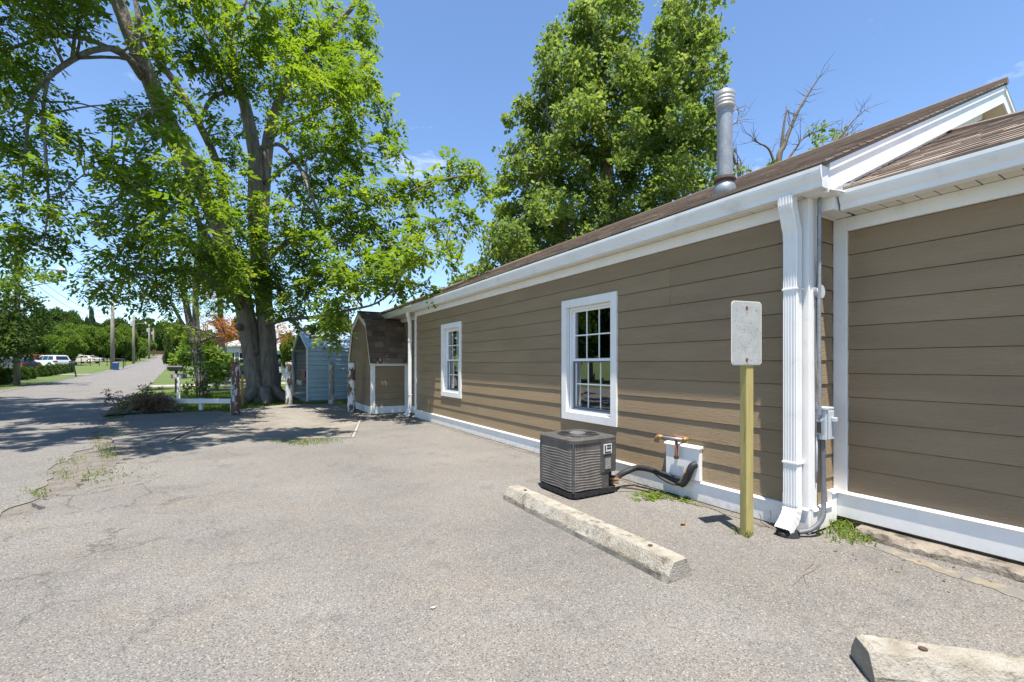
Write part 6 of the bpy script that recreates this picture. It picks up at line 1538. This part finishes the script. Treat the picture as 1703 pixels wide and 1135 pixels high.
# ------------------------------------------------------------------ pale houses in the background
def small_house(label, px, depth, w, dpt, h, ridge, wins, roofmat):
    p = np.array(onground(px, depth)); t = thing('distant_house', label, 'house', tuple(p))
    c = p + FW * dpt / 2
    wl_ = MB().obox(c + UP * h / 2, RT * w / 2, FW * dpt / 2, UP * h / 2).build('wall', MAT['white_house'], t)
    k = 0
    while k * 0.2 < h - 0.1:
        MB().obox(p + UP * (k * 0.2 + 0.1) - FW * 0.012, RT * (w / 2 + 0.01), FW * 0.012, UP * 0.088).build('siding_board', MAT['white_house'], wl_); k += 1
    a, b = p - RT * (w / 2 + 0.25) - FW * 0.3 + UP * h, p + RT * (w / 2 + 0.25) - FW * 0.3 + UP * h
    MB().prism([a, a + FW * (dpt / 2 + 0.3) + UP * ridge, a + FW * (dpt + 0.6), a + FW * (dpt + 0.6) - UP * 0.12, a - UP * 0.12], b - a).build('roof', roofmat, t)
    for (x, z, ww, hh) in wins:
        q = p + RT * x + UP * z - FW * 0.03
        f = MB().obox(q, RT * (ww / 2 + 0.07), FW * 0.02, UP * (hh / 2 + 0.07)).build('window', T, t)
        MB().obox(q - FW * 0.022, RT * ww / 2, FW * 0.006, UP * hh / 2).build('pane', MAT['car_glass'], f)
        MB().obox(q - FW * 0.03, RT * ww / 2, FW * 0.006, UP * 0.02).build('glazing_bar', T, f)
        for s in (-1, 1): MB().obox(q + RT * s * (ww / 2 + 0.2) - FW * 0.01, RT * 0.12, FW * 0.01, UP * (hh / 2 + 0.05)).build('shutter', MAT['galv'], f)
small_house('white mobile home with pale roof between the big tree and the carport', 462, 37, 5.0, 9, 2.5, 0.7, [(-1.2, 1.6, 0.6, 1.0), (0.0, 1.6, 0.6, 1.0), (1.3, 1.6, 0.6, 1.0)], M('white_roof', (0.72, 0.73, 0.74), (0.62, 0.63, 0.64), 1, 0.5))
small_house('cream house with shutters seen left of the big trunk', 402, 41, 3.6, 7, 2.9, 0.8, [(-0.9, 1.7, 0.5, 1.1), (0.1, 1.7, 0.5, 1.1), (1.0, 1.7, 0.5, 1.1)], MAT['carport_grey'])
small_house('pale house half hidden by trees behind the black car', 15, 95, 14, 8, 3.0, 2.2, [(-3, 1.6, 1.0, 1.3), (1, 1.6, 1.0, 1.3), (4, 1.6, 1.0, 1.3)], MAT['pale_concrete'])
small_house('pale house half hidden by trees behind the cream sedan', 112, 112, 13, 8, 3.0, 2.0, [(-3, 1.6, 1.0, 1.3), (2, 1.6, 1.0, 1.3)], MAT['pale_concrete'])
# wire fence on the far lawn
fe = thing('wire_fence', 'low wire fence on the lawn left of the blue bin', 'fence', onground(165, 70))
fp = [np.array(onground(px, 72)) for px in (120, 135, 150, 165, 178, 208)]
for p in fp: MB().tube([p, p + UP * 1.2], 0.05, 6).build('fence_post', MAT['iron'], fe)
for z in (0.3, 0.75, 1.15):
    mb = MB(); mb.tube([p + UP * z for p in fp], 0.018, 4, cap=False); mb.build('fence_wire', MAT['galv'], fe)

# ------------------------------------------------------------------ row of little evergreens across the road
r = np.random.default_rng(9); C = []; D = []
for k in range(430):
    t = r.uniform(0.03, 1.0) ** 0.9; a = r.uniform(0, 6.28); w = 0.30 * (1 - t ** 2.2) ** 0.6 * r.uniform(0.75, 1.0) * (0.75 + 0.25 * min(1, t * 6))
    C.append((w * math.cos(a), w * math.sin(a), t * 0.88)); D.append((math.cos(a) * 0.6, math.sin(a) * 0.6, 0.9))
Q = tuft(np.array(C), unit(np.array(D)), np.full(430, 0.075), r, k=5, L=1.0, W=0.6)
ev_me = quad_mesh('foliage', Q, np.clip(r.normal(0.55, 0.2, len(Q)), 0, 1)); ev_me.materials.append(MAT['leaf_dark'])
st_me = MB().tube([(0, 0, -0.1), (0, 0, 0.5)], [0.04, 0.02], 6).mesh('stem'); st_me.materials.append(MAT['bark'])
co_me = MB().tube([(0, 0, 0.03), (0, 0, 0.25), (0, 0, 0.55), (0, 0, 0.8)], [0.2, 0.23, 0.16, 0.03], 10, jit=0.1).mesh('inner_growth'); co_me.materials.append(MAT['leaf_conifer'])
ORD = ['eleventh', 'tenth', 'ninth', 'eighth', 'seventh', 'sixth', 'fifth', 'fourth', 'third', 'second', 'first']
for k, (px, py) in enumerate(((1, 640), (12.5, 638), (38.5, 632), (51, 630.5), (68, 627), (78, 626), (87, 624.5), (94.5, 623.5), (101, 622), (108, 621), (116, 620))):
    d = solve_depth(px, py); p = at(px, HY, d)
    t = thing('evergreen_shrub', f'{ORD[k]} little rounded evergreen in the row, counted from the leaning mailbox', 'shrub', (p[0], p[1], terr(p[1]) - 0.04), 'row of little evergreens', r.uniform(0, 6))
    s = r.uniform(0.95, 1.15)
    for nm, me in (('foliage', ev_me), ('stem', st_me), ('inner_growth', co_me)):
        o = bpy.data.objects.new(nm, me); COL.objects.link(o); o.parent = t; o.scale = (s * 1.1, s * 1.1, s)

# ------------------------------------------------------------------ brush pile and plank by the road
bp = thing('brush_pile', 'heap of cut branches with withered brown leaves at the road edge', 'brush pile', (-2.2, 15.6, 0))
r = random.Random(31); mb = MB(); C = []; D = []
c0 = gnd(232, 686)
for k in range(115):
    a = r.uniform(0, 6.28); rad = abs(r.gauss(0, 0.3)); h = max(0.02, (0.36 - rad * 0.42) * r.uniform(0.0, 1.0))
    p = c0 + RT * rad * math.cos(a) * 1.25 + FW * (rad * math.sin(a) * 0.8 + 0.25) + UP * h
    d = unit(RT * r.gauss(0.3, 1) + FW * r.gauss(0, 0.7) + UP * r.gauss(0.38, 0.35)); L = r.uniform(0.22, 0.6)
    q = p + d * L * 0.5 + UP * r.uniform(-0.03, 0.06); e = p + d * L + UP * r.uniform(-0.06, 0.08)
    for v in (p, q, e): v[2] = max(0.01, v[2])
    mb.tube([p, q, e], [r.uniform(0.008, 0.02), 0.008, 0.004], 5, cap=False)
    for j in range(5): C.append(p + (e - p) * r.uniform(0.3, 1.0)); D.append(unit(d + np.array([r.gauss(0, .5), r.gauss(0, .5), r.gauss(-.1, .5)])))
for (px, py, hh) in ((183, 655, 0.5), (205, 662, 0.4), (240, 655, 0.5), (262, 662, 0.4)):
    e = at(px, py, 12.3); s = c0 + FW * 0.2; m = (s + e) / 2 + UP * 0.12
    mb.tube([s, m, e], [0.014, 0.009, 0.004], 5)
    for j in range(16): C.append(e + np.array([r.gauss(0, .06), r.gauss(0, .06), r.gauss(0, .05)])); D.append(unit(np.array([r.gauss(0, 1), r.gauss(0, 1), r.gauss(-.2, 1)])))
mb.build('branches', MAT['dead_wood'], bp, smooth=True)
Q = pinnate(np.array(C), np.array(D), np.full(len(C), 0.17), rg, pairs=3, L=.45, W=.2, droop=.5); Q[..., 2] = np.maximum(Q[..., 2], 0.01)
link_mesh('withered_leaves', quad_mesh('withered_leaves', Q - org(bp), np.clip(rg.normal(.45, .25, len(Q)), 0, 1)), MAT['leaf_brown'], bp)
pk = thing('plank', 'grey weathered plank propped against the brush pile', 'plank', tuple(gnd(205, 690)))
a, b = gnd(172, 690) + UP * 0.02, gnd(243, 684) + UP * 0.14
dd = unit(b - a); ss = unit(np.cross(dd, UP))
MB().obox((a + b) / 2, (b - a) / 2, ss * 0.14, np.cross(ss, dd) * 0.018).build('board', MAT['old_plank'], pk)

# ------------------------------------------------------------------ grass, weeds, litter
def blades(C, L, lean, w, rng):
    """two-segment curved blades: C (n,3)"""
    n = len(C); a = rng.uniform(0, 6.28, n); d = np.stack([np.cos(a), np.sin(a), np.zeros(n)], -1); s = np.stack([-np.sin(a), np.cos(a), np.zeros(n)], -1)
    L = L[:, None]; le = lean[:, None]; m = C + UP * L * 0.6 + d * L * le * 0.35; e = C + UP * L * (1 - 0.45 * le) + d * L * le
    w = w[:, None]
    return np.concatenate([np.stack([C - s * w, C + s * w, m + s * w * 0.7, m - s * w * 0.7], -2), np.stack([m - s * w * 0.7, m + s * w * 0.7, e + s * w * 0.1, e - s * w * 0.1], -2)])
def inside(P, pts): return np.array([inpoly(x, y, P) for x, y in pts])
def grass(name, label, C, hmin, hmax, lean=(0.2, 0.8), w=0.004, mat='grass', kind='stuff', tone=0.5, parent=None):
    n = len(C); Q = blades(C, rg.uniform(hmin, hmax, n), rg.uniform(*lean, n), rg.uniform(w * 0.6, w * 1.3, n), rg)
    v = rg.normal(tone, 0.22, n); me = quad_mesh(name, Q - org(parent), np.tile(v, 2))
    o = link_mesh(name, me, MAT[mat], parent)
    if kind: tag(o, label, 'grass', kind=kind)
    return o
pts = np.stack([rg.uniform(-4.2, 6.5, 60000), rg.uniform(14.6, 25.5, 60000)], -1)
poly = [(-3.05, 16.9), (-1.3, 16.7), (-1.2, 15.0), (-0.4, 15.05), (0.0, 15.1), (1.35, 16.05), (2.95, 15.4), (6.5, 15.6), (6.5, 17.1), (2.0, 17.1), (1.3, 22.6), (1.3, 25.5), (-3.8, 25.5)]
k = inside(poly, pts); pts = pts[k]
C = np.column_stack([pts, np.full(len(pts), -0.045)])
grass('lawn_grass', 'short green grass round the big tree and along the pad', C, 0.05, 0.13, w=0.008)
# verge tufts in the cracks between road and lot, at the pad corner and along the pad
C = []
for (px, py, sx, sy, n) in ((170, 742, 12, 5, 100), (185, 790, 26, 7, 160), (150, 797, 14, 6, 70), (60, 820, 14, 4, 80), (175, 752, 9, 5, 90), (180, 758, 8, 4, 80), (195, 720, 10, 5, 120), (165, 728, 8, 4, 90), (205, 700, 14, 4, 110), (520, 735, 24, 3.5, 480), (500, 738, 16, 3, 260), (545, 733, 12, 2.5, 160), (120, 768, 16, 5, 80), (100, 790, 14, 5, 60), (350, 712, 14, 2, 60), (440, 735, 20, 1.5, 80), (330, 735, 30, 1.5, 60), (466, 736, 10, 2, 60)):
    for j in range(n):
        p = gnd(px + random.gauss(0, sx), py + random.gauss(0, sy)); C.append((p[0], p[1], 0.004))
grass('verge_grass', 'straggling grass growing in the broken edge of the lot', np.array(C), 0.015, 0.055, (0.4, 1.2), 0.0045, tone=0.66)
def weed(label, px, py, n, sx, sy, h0, h1, seedless=False, leafy=0):
    c = gnd(px, py); t = thing('weed', label, 'weed', (c[0], c[1], 0.012), 'weeds along the house')
    C = np.array([gnd(px + random.gauss(0, sx), py + random.gauss(0, sy)) + UP * 0.01 for _ in range(n)])
    grass('blades', None, C, h0, h1, (0.4, 1.2), 0.005, 'weed', None, 0.55, t)['kind'] = 'stuff'
    if leafy:
        C = np.array([gnd(px + random.gauss(0, sx), py + random.gauss(0, sy)) + UP * random.uniform(0.015, 0.04) for _ in range(leafy)])
        Dd = unit(rg.normal(0, 1, (leafy, 3)) * np.array([1, 1, 0.25])); Q = pinnate(C, Dd, np.full(leafy, 0.06), rg, pairs=3, L=.35, W=.25, droop=.1)
        link_mesh('leaves', quad_mesh('leaves', Q - org(t), np.clip(rg.normal(.6, .2, len(Q)), 0, 1)), MAT['weed'], t)
    return t
weed('low leafy weed patch under the refrigerant line', 1090, 828, 40, 18, 4, 0.02, 0.05, leafy=140)
weed('small green weed at the foot of the white skirt below the gas pipe', 1150, 833, 30, 9, 4, 0.03, 0.06, leafy=60)
weed('few grass blades sprouting at the foot of the sign post', 1240, 892, 26, 6, 3, 0.06, 0.12)
weed('thick bright weed clump in the corner where the wing begins', 1400, 878, 230, 18, 8, 0.05, 0.13)
weed('spreading crabgrass tail running from the wing corner along the paving', 1425, 896, 170, 26, 7, 0.03, 0.08)
tl_ = [gnd(1378, 862), gnd(1386, 858), gnd(1395, 862)]
t = thing('weed', 'tall arching seed stalks against the white skirt in the wing corner', 'weed', tuple(tl_[1]), 'weeds along the house')
mb = MB()
for p, (dx, dz, dy) in zip(tl_, ((-0.10, 0.22, 0.05), (0.02, 0.2, -0.1), (0.06, 0.19, -0.14))):
    P = smooth_path([p, p + np.array([dx * 0.3, dy * 0.3, dz * 0.7]), p + np.array([dx * 0.8, dy * 0.8, dz]), p + np.array([dx * 1.2, dy * 1.2, dz * 0.86])], 4); mb.tube(P, [0.003] * (len(P) - 1) + [0.001], 4)
mb.build('stalks', MAT['weed'], t)
dr = thing('dry_weed', 'dead grey weed stems beside the downspout foot', 'weed', tuple(gnd(1270, 880)))
mb = MB()
for (x0, y0, x1, y1) in ((1265, 868, 1263, 855), (1265, 868, 1285, 885), (1280, 870, 1281, 848), (1281, 858, 1288, 848), (1281, 850, 1284, 842)):
    a = gnd(x0, y0 + 12); dpt = FW @ a; mb.tube([at(x0, y0, dpt), at((x0 + x1) / 2 + 2, (y0 + y1) / 2, dpt), at(x1, y1, dpt)], 0.003, 5)
mb.build('stems', MAT['dead_wood'], dr)
def dry_leaf(label, px, py, s, mat='dry_leaf'):
    c = gnd(px, py, 0.016); t = thing('dry_leaf', label, 'leaf', tuple(c))
    mb = MB(); n = 7; top = []; 
    for i in range(n):
        u_ = i / (n - 1); w_ = math.sin(math.pi * min(1, u_ * 0.95 + 0.03)) * 0.5
        x = (u_ - 0.5) * s; z = s * 0.35 * (abs(u_ - 0.5) ** 1.5) * 2
        top += [(c[0] + x, c[1] - w_ * s * 0.5, c[2] + z + s * 0.25 * w_), (c[0] + x, c[1], c[2] + z), (c[0] + x, c[1] + w_ * s * 0.5, c[2] + z + s * 0.3 * w_)]
    bot = [(x, y, z - 0.002) for x, y, z in top]
    fs = [(i * 3 + k, i * 3 + k + 1, i * 3 + 4 + k, i * 3 + 3 + k) for i in range(n - 1) for k in range(2)]
    mb.add(top, fs); mb.add(bot, [f[::-1] for f in fs]); mb.build('blade', MAT[mat], t, smooth=True)
    MB().tube([(c[0] + s * 0.5, c[1], c[2] + s * 0.2), (c[0] + s * 0.75, c[1] + s * 0.1, c[2] + 0.004)], 0.0015, 5).build('stalk', MAT[mat], t)
dry_leaf('curled brown leaf on the paving between wheel stop and sign post', 1136, 873, 0.062)
dry_leaf('small pale chip of leaf on the open asphalt at bottom centre', 720, 1012, 0.03, 'sign_rim')
tg = thing('twig', 'fallen dry twig on the asphalt right of the wheel stop', 'twig', tuple(gnd(1335, 955)))
mb = MB()
for a, b, cc in (((1318, 975), (1334, 958), (1345, 938)), ((1334, 958), (1352, 950), (1362, 940)), ((1336, 955), (1340, 968), (1346, 976)), ((1340, 948), (1352, 938), (1356, 928))):
    mb.tube([gnd(*a, 0.015), gnd(*b, 0.018), gnd(*cc, 0.015)], [0.0014, 0.0014, 0.0007], 5)
mb.build('branchlets', MAT['dead_wood'], tg)
# crumbs of stone on the broken edge: far too many to tell apart
mb = MB(); rr_ = random.Random(4)
for k in range(620):
    t = rr_.random(); y = 3.2 + 8.5 * t; x = -1.62 + (0.25 if y > 6 else 0) + rr_.gauss(0, 0.22) - 0.05 * max(0, y - 9); s = rr_.uniform(0.003, 0.011)
    o = [(rr_.uniform(.6, 1) * s, 0) for _ in range(6)]
    P = [np.array([x, y, 0.004]) + s * np.array([math.cos(j * 1.26) * rr_.uniform(.7, 1.1), math.sin(j * 1.26) * rr_.uniform(.7, 1.1), 0]) for j in range(5)]
    apex = np.array([x, y, 0.004 + s * 0.9])
    mb.add(P + [apex], [(j, (j + 1) % 5, 5) for j in range(5)], var=0.5)
for k in range(420):
    y = rr_.uniform(1.9, 10.4); x = 3.66 - abs(rr_.gauss(0, 0.06)); s = rr_.uniform(0.003, 0.010)
    P = [np.array([x, y, 0.012]) + s * np.array([math.cos(j * 1.26) * rr_.uniform(.7, 1.1), math.sin(j * 1.26) * rr_.uniform(.7, 1.1), 0]) for j in range(5)]
    mb.add(P + [np.array([x, y, 0.012 + s * .9])], [(j, (j + 1) % 5, 5) for j in range(5)])
tag(mb.build('loose_stones', MAT['concrete']), 'loose stone crumbs along the broken lot edge', 'gravel', kind='stuff')

# dry leaf litter caught along the wall and in the broken lot edge
C = np.concatenate([np.column_stack([3.66 - np.abs(rg.normal(0, 0.07, 130)), rg.uniform(1.95, 10.5, 130), np.full(130, 0.022)]), np.column_stack([rg.normal(-1.5, 0.25, 90), rg.uniform(4, 12, 90), np.full(90, 0.014)]), np.column_stack([rg.uniform(-1.0, 3.0, 120), rg.uniform(8.5, 15.3, 120), np.full(120, 0.034)]), np.column_stack([rg.uniform(3.4, 4.0, 30), rg.uniform(0.5, 1.7, 30), np.full(30, 0.022)])])
n = len(C); a = rg.uniform(0, 6.28, n); d = np.stack([np.cos(a), np.sin(a), rg.uniform(-0.1, 0.1, n)], -1); s = np.stack([-np.sin(a), np.cos(a), rg.uniform(-0.3, 0.3, n)], -1)
Q = leaflet(C, d, s, rg.uniform(0.015, 0.04, n)[:, None], rg.uniform(0.008, 0.02, n)[:, None], 0.25)
o = link_mesh('leaf_litter', quad_mesh('leaf_litter', Q, np.clip(rg.normal(.6, .25, n), 0, 1)), MAT['leaf_brown'])
tag(o, 'scattered dry leaf bits along the wall foot and paving', 'leaf litter', kind='stuff')
